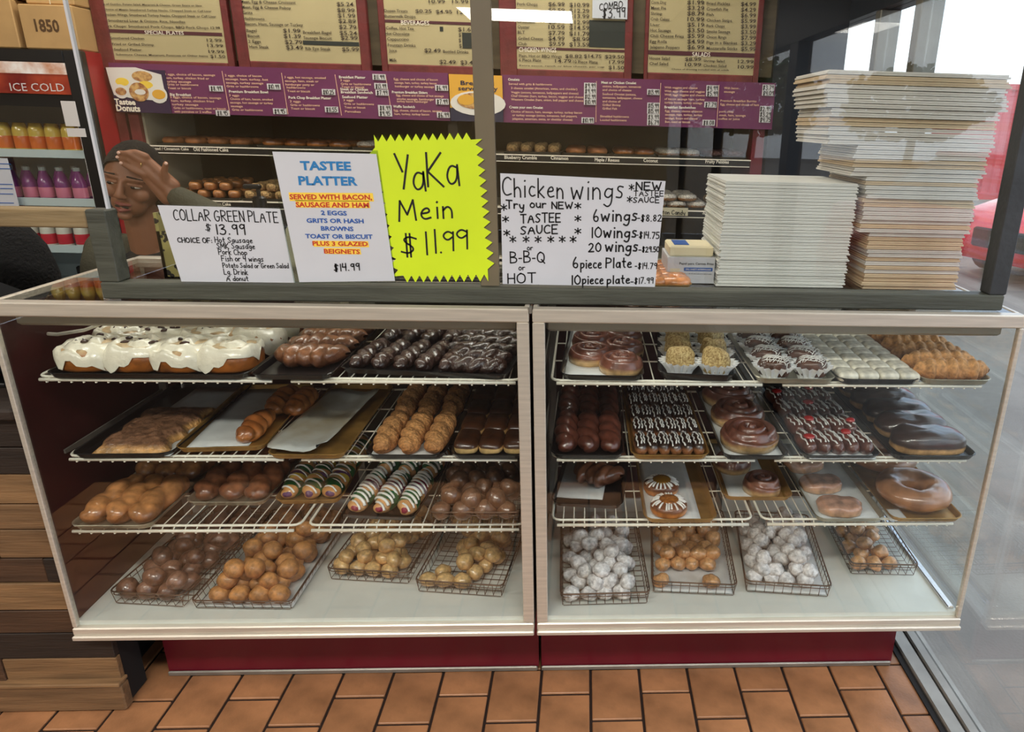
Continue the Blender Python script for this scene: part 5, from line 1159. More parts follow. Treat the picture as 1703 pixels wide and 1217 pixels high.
def m_pillow(w_, d_, h, bul=.35, seed=0, lump=.05, n_=16, p=4):
    """rounded rectangular pastry"""
    P = []
    for i in range(n_+1):
        a = PI*i/n_; row_ = []
        for j in range(28):
            th = 2*PI*j/28; cx_, sy_ = math.cos(th), math.sin(th); k = (abs(cx_)**p+abs(sy_)**p)**(-1/p)
            s_ = abs(math.sin(a))**.45; x = w_/2*cx_*k*s_; y = d_/2*sy_*k*s_; c_ = math.cos(a); z = h/2+h/2*math.copysign(abs(c_)**(.9 if c_ > 0 else .4), c_)
            q = Vector((x, y, z)); nn = 1+lump*noise.noise(q*40+Vector((seed, seed, 0)))*1.2
            row_.append((x*nn, y*nn, z*(1+lump*noise.noise(q*30+Vector((0, seed*2, 0)))*1.5)))
        P.append(row_)
    return MB().grid(P, False, True).mesh('pillow', None, True)
def m_claw(w_, d_, h, n_l=6, seed=0, lump=.12, arc=.25):
    """lobed pastry: fat lobes side by side along x"""
    P = []; nx = 54; nk = 22
    for i in range(nx+1):
        t = i/nx; env = max(.02, 1-abs(2*t-1)**3.5)**.5; lb = .80+.28*abs(math.sin(PI*t*n_l+seed))**.7; row_ = []
        for j in range(nk):
            th = 2*PI*j/nk; k = 1+lump*noise.noise(Vector((t*w_*60, math.cos(th)*1.4, math.sin(th)*1.4+seed*3)))
            y = d_/2*env*lb*k*math.cos(th)+arc*d_*(4*(t-.5)**2)+.25*d_*math.sin(PI*t*n_l+seed)*.3; z = h*.45+h*.55*env*lb*k*math.sin(th)
            row_.append((w_*(t-.5)+.16*w_/n_l*math.cos(th), y, max(0, z)))
        P.append(row_)
    return MB().grid(P, False, True).mesh('claw', None, True)
def m_ring(R_, r_, sq=.8, seed=0, lump=.05, nu=40, nv=16):
    P = []
    for i in range(nu):
        a = 2*PI*i/nu; row_ = []
        for j in range(nv):
            b_ = 2*PI*j/nv; k = 1+lump*noise.noise(Vector((math.cos(a)*2+seed*3, math.sin(a)*2, math.cos(b_))))
            row_.append(((R_+r_*k*math.cos(b_))*math.cos(a), (R_+r_*k*math.cos(b_))*math.sin(a), max(0, r_*sq*.9+r_*sq*k*math.sin(b_))))
        P.append(row_)
    return MB().grid(P, True, True).mesh('ring', None, True)
def m_cup(rx, ry, h, n_=36):
    P = []
    for k, (q, z) in enumerate(((.60, 0), (.64, h*.3), (.82, h*.7), (1.0, h))):
        P.append([((rx*q+(.0 if k == 0 else .0022*k*(1 if j % 2 else -1)))*math.cos(2*PI*j/n_), (ry*q+(.0 if k == 0 else .0022*k*(1 if j % 2 else -1)))*math.sin(2*PI*j/n_), z) for j in range(n_)])
    mb = MB().grid(P, False, True); mb.f.append(tuple(range(n_-1, -1, -1))); return mb.mesh('fluted_cup', M['cup'])
def skin_mat(me, m):
    me = me.copy() if me.materials else me
    me.materials.clear(); me.materials.append(m); return me
def put(name, me, m, label, cat, grp, T, x, y, rz=0, z=0, parts=(), sc_=None):
    """one pastry: the mesh itself, its icing or drizzle as children"""
    mm = (me.name, m.name)
    if mm not in CACHE:
        q = me.copy(); q.materials.clear(); q.materials.append(m); CACHE[mm] = q
    o = link(name, CACHE[mm], None, on(T, x, y, z), T.a+rz); tag(o, label, cat, grp)
    if sc_: o.scale = sc_
    for nm_, pm in parts: link(nm_, pm, o)
    return o
CACHE = {}
def pile(T, meshes, m, r_, layers, name, label, cat, grp, x0=.03, y0=.03, x1=None, y1=None, keep=None, seed=1):
    rr = random.Random(seed); x1 = x1 or T.w-.03; y1 = y1 or T.d-.03; s_ = r_*2.06; z = 0
    for lay, dens in enumerate(layers):
        off = lay*.5*s_; j = 0; y = y0+off*.6
        while y <= y1-off*.3:
            x = x0+(s_*.5 if j % 2 else 0)+off*.7
            while x <= x1-off*.4:
                if rr.random() < dens and (keep is None or keep(x/T.w, y/T.d, lay)):
                    o = put(name, meshes[rr.randrange(len(meshes))], m, label, cat, grp, T, x+rr.uniform(-.004, .004), y+rr.uniform(-.004, .004), rr.uniform(0, 6.28), z+rr.uniform(0, .002))
                    o.rotation_euler = (rr.uniform(-.35, .35) if lay else 0, rr.uniform(-.35, .35) if lay else 0, rr.uniform(0, 6.28)); o.scale = (rr.uniform(.92, 1.08),)*3
                x += s_
            y += s_*.9; j += 1
        z += r_*1.2
balls = [m_ball(.0225, i) for i in range(6)]; ballsL = [m_ball(.027, i+10, .14, .92) for i in range(6)]; ballsR = [m_ball(.0225, i+20, .26, .9) for i in range(6)]; ballsX = [m_ball(.023, i+40, .34, .85) for i in range(6)]

# ------------------------------------------------------------------ left case, top tier
Z1, Z2, Z3, Z3R = SH[0]+.0125, SH[1]+.0125, SH[2]+.0125, SH[2]+.0255
T = pan('L1a', (62, 624), (402, 629), Z1, M['black_pan'], 'large black tray under the big white-iced cinnamon rolls')
rollbody = [m_pillow(.132, .128, .062, seed=i, lump=.07, p=3.2) for i in range(3)]
def icing_mesh(w_, d_, h, seed):
    rr = random.Random(seed); P = []; nk = 40
    drip = [rr.choice((.05, .15, .3, .9, 1.05)) for _ in range(nk//2) for _q in (0, 1)]; drip = [(drip[i-1]+2*drip[i]+drip[(i+1) % nk])/4 for i in range(nk)]
    for i in range(15):
        r_ = i/14; row_ = []
        for j in range(nk):
            th = 2*PI*j/nk; cx_, sy_ = math.cos(th), math.sin(th); k = (abs(cx_)**3.2+abs(sy_)**3.2)**(-1/3.2)
            sw = .006*math.sin(2*PI*(r_*2.3-th/(2*PI)+seed*.3))*(1-r_**3)
            rad = min(1, r_*1.25); fall = max(0, r_-.72)/.28; q = Vector((cx_*r_*3+seed, sy_*r_*3, 0))
            row_.append((w_/2*1.04*cx_*k*rad**.9, d_/2*1.04*sy_*k*rad**.9, h*1.04+sw*1.3+.009*noise.noise(q)+.004*noise.noise(q*3.1)-.012*rad**4-h*.80*fall*drip[j]))
        P.append(row_)
    return MB().grid(P, False, True).mesh('icing', M['icing'], True)
ics = [icing_mesh(.132, .128, .062, i) for i in range(4)]
chip_me = MB().tube([(0, 0, 0), (0, 0, .0035), (0, 0, .006)], .004, 8, taper=[.0055, .0045, .001]).mesh('chip', M['chip'], True)
rr = random.Random(11); wx = (T.w-.03)/4
for j in range(3):
    for i in range(4):
        xx = .015+wx*(i+.5); yy = .085+j*.137
        pos = ('front', 'middle', 'rear')[j]
        lab = 'white-iced cinnamon roll, %s row, %s on the large black tray' % (pos, ('leftmost', 'second from left', 'third from left', 'rightmost')[i])
        o = put('iced_cinnamon_roll', rollbody[(i+j) % 3], F['dough_cin'], lab, 'cinnamon roll', 'white-iced cinnamon rolls', T, xx, yy, 0, 0)
        ic = link('icing', ics[(i*2+j) % 4], o)
        if i < 2 or (i == 2 and j < 2):
            for c_ in range(9 if i < 2 else 4):
                a = rr.uniform(0, 6.28); q = rr.uniform(.005, .05); cc_ = link('chocolate_chip', chip_me, o, (q*math.cos(a), q*math.sin(a), .064), rr.uniform(0, 3)); cc_.scale = (rr.uniform(.8, 2.4), rr.uniform(.8, 1.5), 1)
T = pan('L1b', (396, 634), (540, 634), Z1, M['black_pan'], 'black tray under the light brown glazed claws, top tier left case')
cl = [m_claw(.175, .08, .05, 5, i, .14) for i in range(3)]
for j in range(5): put('glazed_claw', cl[j % 3], F['praline2'], 'light brown glazed claw pastry, %s in its black tray' % ('frontmost', 'second', 'third', 'fourth', 'rearmost')[j], 'pastry', 'light brown glazed claws', T, T.w*.5+.008, .115+j*.078, 0, 0)
T = pan('L1c', (560, 613), (845, 625), Z1, M['black_pan'], 'wide black tray under the dark glazed sticks, top tier left case')
tw = [m_twist(.20, .024, 5, i*1.3, .5, .8, .22) for i in range(4)]
for j in range(2):
    for i in range(5): put('dark_glazed_stick', tw[(i+j) % 4], F['darkchoc'], 'dark glazed stick pastry lying front to back on the wide black tray', 'pastry', 'dark glazed sticks on the wide tray', T, .032+i*.055, .018+j*.215, -.04)
for j in range(6): put('dark_glazed_stick', m_twist(.16, .027, 4, j, .7, .8, .24) if j < 2 else tw[j % 2], F['darkchoc'], 'dark glazed stick pastry lying crosswise at the right of the wide black tray', 'pastry', 'crosswise dark glazed sticks', T, T.w-.012 if j < 2 else T.w-.005, .05+j*.066, PI/2, 0)

# ------------------------------------------------------------------ left case, middle tier
T = pan('L2a', (106, 760), (283, 755), Z2, M['black_pan'], 'black tray under the flat praline slab, far left middle tier')
liner(T, 'parchment sheet under the flat praline slab', .07, T.w-.008, .01)
P = []
for i in range(25):
    P.append([(lambda x, y: (x, y, .003+.024*min(1, 6*min(i, 24-i)/24+.0, 6*min(j, 30-j)/30)**.5*(1+.35*noise.noise(Vector((x*60, y*60, 0))))))(.042+(T.w-.07)*i/24+.008*math.sin(j*.7), .02+.27*j/30) for j in range(31)])
me = MB().grid(P).mesh('slab', F['slab'], True); bmx = bmesh.new(); bmx.from_mesh(me); r_ = bmesh.ops.extrude_edge_only(bmx, edges=[e for e in bmx.edges if e.is_boundary])
for v in r_['geom']:
    if isinstance(v, bmesh.types.BMVert): v.co.z = 0
bmx.to_mesh(me); bmx.free()
tag(link('praline_slab', me, None, on(T, 0, 0, .002), T.a), 'large flat praline-topped slab pastry in the far left middle tray', 'pastry')
T = pan('L2b', (285, 747), (440, 743), Z2, M['gold_pan'], 'worn gold tray under caramel bubble strips, middle tier left case')
liner(T, 'parchment sheet under the caramel bubble strips', .02, T.w-.05, .03, sk=-.01)
bt = [m_twist(.17, .033, 4.5, i, .6, .75, .2) for i in range(3)]
for k, (x, y) in enumerate(((.155, .03), (.165, .21), (.22, .20))): put('caramel_twist', bt[k], F['bubble'], ('front caramel bubble twist on the gold tray', 'rear left caramel bubble twist on the gold tray', 'rear right caramel bubble twist on the gold tray')[k], 'pastry', 'caramel bubble twists', T, x, y)
T = pan('L2c', (436, 760), (572, 758), Z2, M['gold_pan'], 'empty worn gold tray with loose parchment, middle tier left case')
P = []
for i in range(11):
    P.append([(-.014+(T.w-.045)*i/10+.0025*j+(.02 if j == 0 and i in (0, 10) else 0)*(1 if i == 0 else -1), .016+.41*j/12+(.02*(abs(i-5)/5)**6 if j == 0 else 0), .0175+.005*math.sin(i*.75)+.004*noise.noise(Vector((i*.6, j*.5, 0)))) for j in range(13)])
o = MB().grid(P).build('parchment_sheet', M['grease'], None, True); o.location = on(T, 0, 0); o.rotation_euler = (0, 0, T.a); sm_ = o.modifiers.new('t', 'SOLIDIFY'); sm_.thickness = .0006
tag(o, 'loose greasy parchment sheet spread over the empty gold tray', 'baking paper')
T = pan('L2d', (600, 762), (737, 764), Z2, M['black_pan'], 'black tray under the cinnamon sugar twists')
liner(T, 'parchment sheet under the cinnamon sugar twists', .008, T.w-.02)
st = [m_twist(.225, .030, 4.2, i*1.1, .5, .9, .08) for i in range(3)]
for i in range(3):
    for j in range(2): put('sugar_twist', st[(i+j) % 3], F['sugar'], 'tan cinnamon sugar twist, %s column, %s' % (('left', 'middle', 'right')[i], ('front', 'rear')[j]), 'pastry', 'cinnamon sugar twists', T, .038+i*(T.w-.07)/2, .009+j*.222)
T = pan('L2e', (746, 758), (876, 760), Z2, M['black_pan'], 'black tray under the chocolate iced bars, left case beside the centre post')
lj = [m_pillow(.062, .105, .036, seed=i+5, lump=.05) for i in range(3)]
for i in range(3):
    for j in range(4): put('chocolate_iced_bar', lj[(i+j) % 3], F['chocice'], 'chocolate iced cream-sided bar beside the centre post', 'pastry', 'chocolate iced bars beside the centre post', T, .036+i*.061, .072+j*.104)

# ------------------------------------------------------------------ left case, bottom tier
T = pan('L3a', (98, 884), (240, 884), Z3, M['silver_pan'], 'worn silver tray under the large golden braids, far left')
gt = [m_twist(.225, .041, 2.5, i*.9, .55, .74, .08) for i in range(4)]
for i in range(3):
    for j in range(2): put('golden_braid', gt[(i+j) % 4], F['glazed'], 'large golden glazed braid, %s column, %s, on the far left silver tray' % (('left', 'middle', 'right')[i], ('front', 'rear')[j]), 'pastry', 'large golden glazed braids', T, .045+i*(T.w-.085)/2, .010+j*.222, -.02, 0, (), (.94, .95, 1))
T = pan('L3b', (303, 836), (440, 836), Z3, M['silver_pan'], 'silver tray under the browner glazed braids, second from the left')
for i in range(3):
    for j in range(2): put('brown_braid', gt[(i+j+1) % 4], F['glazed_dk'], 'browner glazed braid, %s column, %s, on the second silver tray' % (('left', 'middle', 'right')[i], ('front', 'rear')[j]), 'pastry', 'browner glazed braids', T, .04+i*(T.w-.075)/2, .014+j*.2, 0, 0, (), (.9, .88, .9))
T = pan('L3c', (452, 834), (566, 832), Z3, M['gold_pan'], 'gold tray under green and purple iced twists')
kt = [m_twist(.2, .03, 3.2, i*1.2, .6, .82, .08) for i in range(3)]
for i in range(3):
    put('green_iced_twist', kt[i], F['king'], 'green and gold iced twist with white drizzle, %s in the gold tray' % ('left', 'middle', 'right')[i], 'pastry', 'green iced twists on the gold tray', T, .034+i*(T.w-.066)/2, .014, 0, 0, (('drizzle', drizzle_on(.2, .03, .82, 7, i, .0026, 1.0)),))
    put('green_iced_twist', kt[(i+1) % 3], F['king'], 'green and gold iced twist lying behind, %s in the gold tray' % ('left', 'middle', 'right')[i], 'pastry', 'green iced twists on the gold tray', T, .034+i*(T.w-.066)/2, .18, 0, 0, (('drizzle', drizzle_on(.2, .03, .82, 6, i+5, .0026, 1.0)),))
T = pan('L3d', (563, 856), (690, 862), Z3, M['black_pan'], 'black tray under white-drizzled king cake twists')
for i in range(3):
    put('drizzled_twist', kt[(i+2) % 3], F['king2'], 'pale king cake twist with thick white drizzle, %s in the black tray' % ('left', 'middle', 'right')[i], 'pastry', 'king cake twists on the black tray', T, .036+i*(T.w-.070)/2, .014, 0, 0, (('drizzle', drizzle_on(.2, .03, .82, 11, i+9, .0045, 1.2)),))
    put('drizzled_twist', kt[i], F['king2'], 'pale king cake twist behind, %s in the black tray' % ('left', 'middle', 'right')[i], 'pastry', 'king cake twists on the black tray', T, .036+i*(T.w-.070)/2, .205, 0, 0, (('drizzle', drizzle_on(.2, .03, .82, 9, i+19, .0042, 1.2)),))
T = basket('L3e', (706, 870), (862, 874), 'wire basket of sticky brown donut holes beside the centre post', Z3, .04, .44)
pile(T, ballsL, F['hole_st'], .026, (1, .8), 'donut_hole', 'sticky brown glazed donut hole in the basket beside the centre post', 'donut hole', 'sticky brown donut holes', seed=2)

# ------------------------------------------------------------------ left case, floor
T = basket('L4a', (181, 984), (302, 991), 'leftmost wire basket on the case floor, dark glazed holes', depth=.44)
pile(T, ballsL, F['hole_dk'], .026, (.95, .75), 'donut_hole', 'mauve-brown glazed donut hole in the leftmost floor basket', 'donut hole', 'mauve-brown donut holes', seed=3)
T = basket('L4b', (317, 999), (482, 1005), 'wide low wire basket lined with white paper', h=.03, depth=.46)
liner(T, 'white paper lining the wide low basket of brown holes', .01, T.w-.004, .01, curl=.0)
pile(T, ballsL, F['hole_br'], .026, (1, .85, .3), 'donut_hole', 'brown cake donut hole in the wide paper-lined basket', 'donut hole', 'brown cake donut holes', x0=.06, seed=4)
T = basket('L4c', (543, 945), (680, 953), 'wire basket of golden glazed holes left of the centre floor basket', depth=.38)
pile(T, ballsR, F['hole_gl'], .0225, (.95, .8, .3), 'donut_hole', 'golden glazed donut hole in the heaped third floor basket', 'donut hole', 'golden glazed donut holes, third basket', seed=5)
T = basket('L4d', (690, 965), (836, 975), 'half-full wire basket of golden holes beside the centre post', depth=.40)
pile(T, ballsR, F['hole_gl'], .0225, (.8, .45), 'donut_hole', 'golden glazed donut hole in the half-full basket beside the centre post', 'donut hole', 'golden glazed donut holes, half-full basket', keep=lambda x, y, l_: x+y*.5 > .55 or (y < .2 and l_ == 0), seed=6)

# ------------------------------------------------------------------ right case, top tier
T = pan('R1a', (930, 624), (1072, 627), Z1, M['black_pan'], 'black tray under glazed cinnamon swirls, top tier right case')
liner(T, 'parchment under the glazed cinnamon swirls of the top tier', .01, T.w-.03, .02)
sw = [m_swirl(.056, .046, 2.6, i*.37, 1, .5) for i in range(4)]
for k, (x, y) in enumerate(((.15, .075), (.07, .145), (.155, .20), (.07, .265), (.155, .33))): put('cinnamon_swirl', sw[k % 4], F['cinroll'], 'glazed cinnamon swirl, %s on the top tier black tray' % ('frontmost', 'front left', 'middle right', 'rear left', 'rearmost right')[k], 'cinnamon roll', 'glazed cinnamon swirls, top tier', T, x, y, k*1.1)
T = pan('R1b', (1094, 621), (1226, 626), Z1, M['black_pan'], 'small black tray holding nut-covered cakes in paper cups', h=.018)
cupm = m_cup(.05, .045, .036); loaf = [m_pillow(.070, .056, .062, seed=i+20, lump=.16, p=2.4) for i in range(3)]
for j in range(4):
    for i in range(2):
        x = .055+i*.09; y = .05+j*.088; rk = ('front', 'second row', 'third row', 'rear')[j]
        o = put('nut_cake', loaf[(i+j) % 3], M['nuts'], 'nut-covered cake in a fluted cup, %s %s' % (rk, ('left', 'right')[i]), 'cake', 'nut-covered cakes in cups', T, x, y, .1*i, .006)
        put('paper_cup', cupm, M['cup'], 'white fluted paper cup under a nut-covered cake, %s %s' % (rk, ('left', 'right')[i]), 'paper cup', 'fluted cups under nut cakes', T, x, y, 0, .0)
T = pan('R1c', (1262, 636), (1400, 637), Z1, M['silver_pan'], 'silver tray holding drizzled brown cakes in fluted cups')
l2 = [m_pillow(.078, .056, .0455, seed=i+30, lump=.08, p=2.6) for i in range(3)]
def net(seed):
    mb = MB(); rr = random.Random(seed)
    for k in range(11):
        x = -.032+.0064*k; mb.tube([(x+rr.uniform(-.004, .004)+q*.003, -.022+.0073*q, .0480-.012*((-.022+.0073*q)/.024)**4-.012*(x/.034)**4+.0015*rr.random()) for q in range(7)], .0011, 4)
    for k in range(5):
        y = -.018+.009*k; mb.tube([(-.03+.0086*q, y+rr.uniform(-.003, .003), .0490-.012*(y/.024)**4-.012*((-.03+.0086*q)/.034)**4) for q in range(8)], .0011, 4)
    return mb.mesh('drizzle', M['drizzle'], True)
nets = [net(i) for i in range(3)]
for j in range(5):
    for i in range(2):
        x = .052+i*.092; y = .045+j*.084; rk = ('front', 'second row', 'third row', 'fourth row', 'rear')[j]
        put('drizzled_cake', l2[(i+j) % 3], F['cocoa'], 'brown cake with white drizzle in a fluted cup, %s %s' % (rk, ('left', 'right')[i]), 'cake', 'drizzled brown cakes in cups', T, x, y, -.35, .006, (('drizzle', nets[(i+j) % 3]),))
        put('paper_cup', cupm, M['cup'], 'white fluted paper cup under a drizzled cake, %s %s' % (rk, ('left', 'right')[i]), 'paper cup', 'fluted cups under drizzled cakes', T, x, y, 0, .0)
T = pan('R1d', (1400, 636), (1538, 634), Z1, M['black_pan'], 'black tray under the grid of white iced squares')
sq = [m_pillow(.050, .056, .026, seed=i+50, lump=.03, p=6) for i in range(4)]
for j in range(8):
    for i in range(4): put('white_iced_square', sq[(i*3+j) % 4], F['white_sq'], 'flat white iced square pastry in the grid on the top tier', 'pastry', 'white iced squares', T, .03+i*(T.w-.056)/3, .038+j*.057)
T = pan('R1e', (1536, 632), (1660, 636), Z1, M['silver_pan'], 'silver tray under the brown ridged fried rolls, far right top tier')
rg = [m_claw(.19, .062, .055, 7, i+.5, .07, .02) for i in range(3)]
for j in range(6): put('ridged_roll', rg[j % 3], F['ridge'], 'tan ridged fried roll lying crosswise, %s of the row' % ('frontmost', 'second', 'third', 'fourth', 'fifth', 'rearmost')[j], 'pastry', 'ridged fried rolls', T, T.w*.5-.004, .040+j*.070)

# ------------------------------------------------------------------ right case, middle tier
T = pan('R2a', (915, 757), (1040, 766), Z2, M['black_pan'], 'black tray under three chocolate glazed braids')
for i in range(3):
    for j in range(2): put('chocolate_braid', st[(i+2*j) % 3], F['choctwist'], 'chocolate glazed braid, %s column, %s' % (('left', 'middle', 'right')[i], ('front', 'rear')[j]), 'pastry', 'chocolate glazed braids', T, .038+i*(T.w-.072)/2, .016+j*.215, .02)
T = pan('R2b', (1050, 764), (1186, 766), Z2, M['gold_pan'], 'gold tray under the drizzled chocolate fingers')
fg = [m_twist(.092, .0165, .3, i, .3, 1.2, .06, 24, 14) for i in range(3)]
dz = [drizzle_along(.092, .0165, 1.2, i, 3, .0019) for i in range(3)]
for j in range(5):
    for i in range(6): put('chocolate_finger', fg[(i+j) % 3], F['finger'], 'chocolate dipped finger with white drizzle, %s row from the front' % ('first', 'second', 'third', 'fourth', 'fifth')[j], 'pastry', 'chocolate fingers, %s row' % ('first', 'second', 'third', 'fourth', 'fifth')[j], T, .028+i*(T.w-.055)/5, .014+j*.094, 0, 0, (('drizzle', dz[(i*2+j) % 3]),))
T = pan('R2c', (1203, 760), (1322, 769), Z2, M['black_pan'], 'black tray under the large folded chocolate swirls')
liner(T, 'parchment under the large folded chocolate swirls', .012, T.w-.012, .02)
bs2 = [m_swirl(.084, .052, 3.0, i*.4, 1.05, .6, .3) for i in range(2)]
for j in range(3): put('folded_swirl', bs2[j % 2], F['cinroll'], 'large folded chocolate glazed swirl, %s on the middle tier' % ('front', 'middle', 'rear')[j], 'cinnamon roll', 'large folded swirls', T, T.w*.5, .095+j*.15, .8+j, .006, (), (.9, .9, 1))
T = pan('R2d', (1342, 769), (1478, 769), Z2, M['black_pan'], 'black tray under the berry-topped drizzled fingers')
liner(T, 'parchment under the berry-topped fingers', .02, T.w-.014, .006)
for j in range(4):
    for i in range(5):
        pr_ = [('drizzle', dz[(i+j) % 3])]
        o = put('berry_finger', fg[(i+j) % 3], F['choctwist'], 'drizzled chocolate finger with berry jam, %s row from the front' % ('first', 'second', 'third', 'fourth')[j], 'pastry', 'berry fingers, %s row' % ('first', 'second', 'third', 'fourth')[j], T, .03+i*(T.w-.058)/4, .018+j*.108, .1, 0, pr_, (1.15, 1.1, 1.1))
        if (i+j*2) % 3 == 0: link('jam', m_ball(.012, i, .2, .5).copy() if ('j', 0) not in CACHE else CACHE[('j', 0)], o, (0, .03+.01*i % .04, .033)).data.materials.append(M['jam'])
T = pan('R2e', (1492, 765), (1638, 765), Z2, M['black_pan'], 'black tray under the wide dark chocolate bars, far right')
cb_ = [m_pillow(.19, .105, .060, seed=i+70, lump=.07, p=3.4) for i in range(3)]
for j in range(5): put('dark_chocolate_bar', cb_[j % 3], F['longjohn'], 'wide dark chocolate iced bar, %s from the front' % ('first', 'second', 'third', 'fourth', 'fifth')[j], 'pastry', 'wide dark chocolate bars', T, T.w*.5, .062+j*.0975)

# ------------------------------------------------------------------ right case, bottom tier
T = pan('R3a', (914, 836), (1036, 843), Z3R, M['black_pan'], 'black tray with parchment and two brown lobed claws')
liner(T, 'parchment peeking out under the brown lobed claws', .0, T.w*.7, .05)
for j in range(2): put('lobed_claw', cl[j], F['glazed_dk'], ('front brown lobed claw on the black parchment tray', 'rear brown lobed claw on the black parchment tray')[j], 'pastry', None, T, T.w*.5+.01, .15+j*.12, -.35, .004, (), (.82, 1.15, 1))
T = pan('R3b', (1072, 870), (1196, 866), Z3R, M['gold_pan'], 'gold tray with parchment and two filled drizzled donuts')
liner(T, 'parchment under the two filled drizzled donuts', .01, T.w*.78, .02)
fdm = [m_pillow(.098, .094, .036, seed=i+80, lump=.05, p=2.1) for i in range(2)]
def fan(R_, h, seed):
    mb = MB(); rr = random.Random(seed)
    for k in range(22):
        a = 2*PI*k/22+rr.uniform(-.08, .08); e_ = rr.uniform(.82, 1.0); wv_ = rr.uniform(-.15, .15)
        mb.tube([(R_*q*math.cos(a+wv_*q), R_*q*math.sin(a+wv_*q), h*(1.02-.55*max(0, q-.55)**2*3.2)) for q in (.48, .62, .74, .86, e_+.0)], .0023, 5, taper=[.0012, .0026, rr.uniform(.002, .0036), .003, .0032])
    return mb.mesh('drizzle', M['drizzle'], True)
for j in range(2):
    o = put('filled_donut', fdm[j], F['maple'], ('front filled donut with nutty caramel centre and white drizzle', 'rear filled donut with smooth caramel dome and white drizzle')[j], 'donut', None, T, T.w*.36+j*-.008, .06+j*.11, 0, 0, (('drizzle', fan(.048, .037, j)),))
    dm = ell(MB(), (0, 0, .036), (.027, .026, .009)).build('filling', M['caramel'] if j == 0 else M['custard'], o, True)
T = pan('R3c', (1203, 827), (1322, 828), Z3R, M['gold_pan'], 'gold tray with parchment and chocolate iced swirl buns')
liner(T, 'parchment under the chocolate iced swirl buns', .02, T.w-.05, .02)
put('swirl_bun', sw[1], F['cinroll'], 'front dark glazed swirl bun on the gold tray', 'cinnamon roll', None, T, T.w*.6, .06, 1, 0, (), (.95, .95, 1.1)); put('swirl_bun', sw[2], F['cinroll'], 'rear dark glazed swirl bun on the gold tray', 'cinnamon roll', None, T, T.w*.3, .20, 2)
T = pan('R3d', (1364, 874), (1484, 872), Z3R, M['silver_pan'], 'silver tray with parchment and pinkish glazed turnovers')
liner(T, 'parchment under the pinkish glazed turnovers', .012, T.w-.004, .02)
tn = m_pillow(.12, .085, .034, seed=91, lump=.1, p=2.8)
for j in range(3): put('glazed_turnover', tn, F['sandroll'], ('front', 'middle', 'rear')[j]+' pinkish glazed turnover on the silver tray', 'pastry', None, T, T.w*.42-.01*j, .06+j*.125, -.1+.2*j)
T = pan('R3e', (1492, 874), (1614, 870), Z3R, M['gold_pan'], 'worn gold tray under the giant glazed ring donuts, far right')
liner(T, 'small parchment scrap beside the giant ring donut', -.0, .05, .01, .07)
gd = m_ring(.066, .036, .78, 3, .12)
for j in range(2): put('giant_ring_donut', gd, F['giant'], ('giant glazed ring donut at the front of the far right tray', 'giant glazed ring donut at the back of the far right tray')[j], 'donut', None, T, T.w*.5+.004, .115+j*.215, j, .012)

# ------------------------------------------------------------------ right case, floor
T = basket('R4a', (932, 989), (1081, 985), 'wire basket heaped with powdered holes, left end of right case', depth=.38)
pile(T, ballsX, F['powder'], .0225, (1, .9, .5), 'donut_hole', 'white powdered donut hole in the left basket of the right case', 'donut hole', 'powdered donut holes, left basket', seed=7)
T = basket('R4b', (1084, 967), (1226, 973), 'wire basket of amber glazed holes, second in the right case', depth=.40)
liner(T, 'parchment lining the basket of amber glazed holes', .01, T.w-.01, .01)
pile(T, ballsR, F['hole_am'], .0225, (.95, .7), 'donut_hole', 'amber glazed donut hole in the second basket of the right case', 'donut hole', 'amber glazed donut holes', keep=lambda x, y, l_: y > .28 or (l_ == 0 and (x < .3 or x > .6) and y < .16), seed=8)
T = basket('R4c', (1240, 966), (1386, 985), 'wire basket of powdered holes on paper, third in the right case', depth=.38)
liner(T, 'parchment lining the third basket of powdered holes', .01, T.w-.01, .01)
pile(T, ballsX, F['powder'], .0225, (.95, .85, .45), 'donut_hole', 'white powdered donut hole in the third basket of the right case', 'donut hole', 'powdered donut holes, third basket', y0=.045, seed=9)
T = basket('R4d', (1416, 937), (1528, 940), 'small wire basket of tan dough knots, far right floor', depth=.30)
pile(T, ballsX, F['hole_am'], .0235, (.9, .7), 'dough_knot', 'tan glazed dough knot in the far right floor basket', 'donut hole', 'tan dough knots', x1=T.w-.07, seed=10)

# ------------------------------------------------------------------ glazed rings on the case top behind the wings sign
class TT: pass
T = TT(); a = at(1050, 478, 'z', ZT+.015); b = at(1155, 478, 'z', ZT+.015)
T = pan('top', (1040, 474), (1152, 474), ZT, M['gold_pan'], 'gold tray of orange glazed rings on the case top behind the wings sign', .30, yaw=0)
rg2 = m_ring(.026, .019, .8, 5, .08)
for i in range(3):
    for j in range(4): put('glazed_ring', rg2, F['glz_or'], 'orange glazed ring donut on the case top tray', 'donut', 'orange glazed rings on the case top', T, T.w-.045-i*.055+.0, .05+j*.066, i)

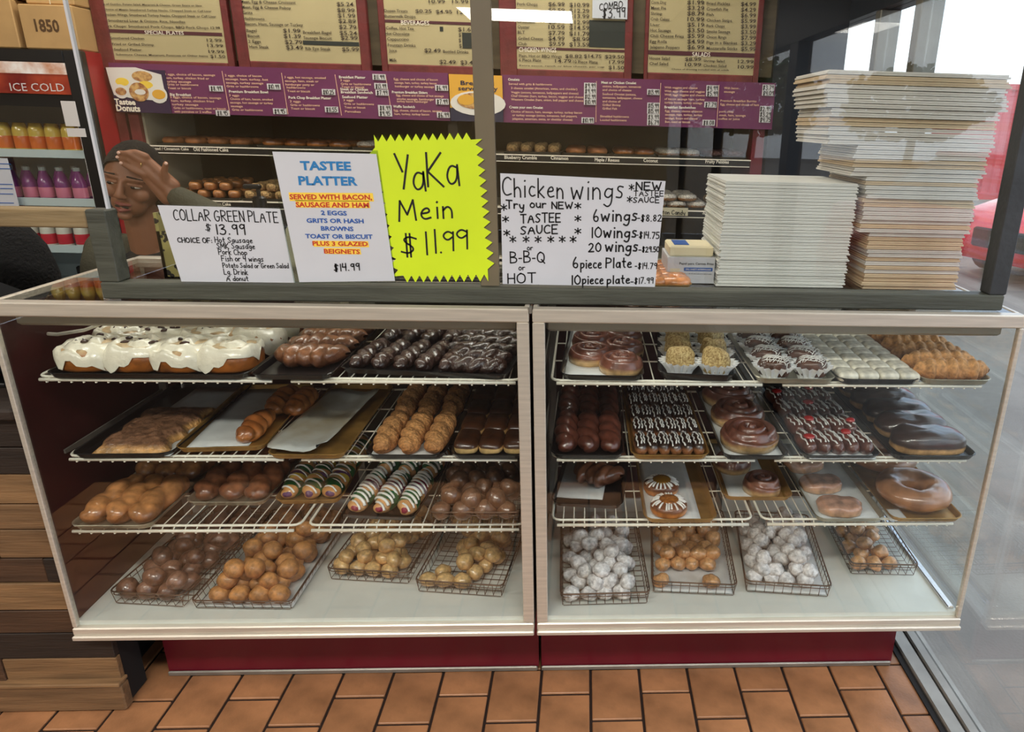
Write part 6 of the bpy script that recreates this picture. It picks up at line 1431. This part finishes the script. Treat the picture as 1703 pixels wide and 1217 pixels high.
# ------------------------------------------------------------------ donuts on the back shelves
class Shelf: pass
def row(x0, z, cols, rows, me, m, label, grp, dx, dy, stackz=0, y0=1.535, rz=None, seed=0, cat='donut', trayl=None, name='ring_donut'):
    S_ = Shelf(); S_.l = Vector((x0, y0, z)); S_.a = 0; S_.z = z+.0075; rr = random.Random(seed)
    W_ = cols*dx+.012; D_ = rows*dy+.02
    t = thing('shelf_tray', trayl, 'tray', (x0-.006, y0-.008, z+.0012)); R = [rrect(W_, D_, .01, 0, .004), rrect(W_, D_, .01, .009, 0), rrect(W_, D_, .01, .009, .002), rrect(W_, D_, .01, .0015, .006)]
    mb = MB().grid(R, False, True); n_ = len(R[0]); mb.f.append(tuple(range(n_-1, -1, -1))); mb.f.append(tuple(range(3*n_, 4*n_))); mb.build('pan', M['black_pan'], t)
    S_.z = z+.004
    for k in range(1 if not stackz else 2):
        for j in range(rows):
            for i in range(cols - (k if stackz else 0)):
                put(name, me, m, label, cat, grp, S_, dx*(i+.5+k*.5), dy*(j+.5), rz if rz is not None else rr.uniform(0, 6), k*stackz)
tor = m_ring(.026, .018, .85, 1, .10, 28, 12); log = m_pillow(.05, .095, .036, seed=3, lump=.12, p=2.6)
zt = 1.4195
row(-.335, zt, 4, 3, log, F['crumble'], 'pale crumble cake log above the blueberry crumble label', 'crumble cakes on the back shelf', .058, .1, trayl='black tray of crumble cakes on the back shelf', seed=1, rz=0, cat='cake', name='crumble_cake')
row(-.085, zt, 2, 4, tor, F['cinn'], 'brown cinnamon ring above the cinnamon label', 'cinnamon rings on the back shelf', .092, .085, trayl='black tray of cinnamon rings on the back shelf', seed=2)
row(.125, zt, 2, 4, tor, F['maple'], 'maple iced ring above the maple label', 'maple rings on the back shelf', .085, .085, trayl='black tray of maple rings on the back shelf', seed=3)
row(.315, zt, 2, 4, tor, F['coco'], 'white coconut ring above the coconut label', 'coconut rings on the back shelf', .088, .085, trayl='black tray of coconut rings on the back shelf', seed=4)
row(.510, zt, 2, 4, tor, F['spr'], 'speckled cereal-topped ring at the right of the back shelf', 'speckled rings on the back shelf', .086, .085, trayl='black tray of speckled rings on the back shelf', seed=5)
row(-1.74, zt, 4, 3, tor, F['cinn'], 'brown cake ring on the upper left back shelf', 'brown cake rings upper left', .09, .1, trayl='black tray of brown cake rings, upper left back shelf', seed=6)
row(-1.34, zt, 4, 3, tor, F['maple'], 'maple cake ring on the upper left back shelf beside the divider', 'maple cake rings upper left', .09, .1, trayl='black tray of maple cake rings, upper left back shelf', seed=7)
row(-.955, zt, 4, 3, tor, F['coco'], 'pale cake ring on the upper back shelf behind the platter sign', 'pale cake rings upper middle', .09, .1, trayl='black tray of pale cake rings behind the platter sign', seed=8)
row(-1.70, 1.2045, 4, 3, log, F['glazed'], 'golden cake log piled on the second back shelf behind the raised hand', 'golden cake logs', .062, .1, .032, trayl='black tray of golden cake logs on the second back shelf', seed=9, rz=.3, cat='cake', name='cake_log')
row(-1.43, 1.2045, 4, 3, log, F['crumble'], 'greyish cake log piled on the second back shelf beside the pump bottle', 'greyish cake logs', .062, .1, .032, trayl='black tray of greyish cake logs on the second back shelf', seed=10, rz=-.3, cat='cake', name='cake_log')
row(.27, 1.2045, 3, 3, tor, F['coco'], 'pale lilac ring on the second back shelf above the cotton candy label', 'pale rings above the cotton candy label', .088, .09, .03, trayl='black tray of pale rings on the second back shelf', seed=11)
row(.55, 1.2045, 1, 3, log, F['crumble'], 'tan cake log at the right end of the second back shelf', 'tan cake logs at the right end', .06, .1, .03, trayl='small black tray of tan cake logs on the second back shelf', seed=12, rz=0, cat='cake', name='cake_log')
row(-.30, 1.2045, 4, 3, tor, F['spr'], 'dark speckled ring on the second back shelf behind the wings sign', 'dark speckled rings behind the wings sign', .09, .1, trayl='black tray of dark speckled rings behind the wings sign', seed=13)
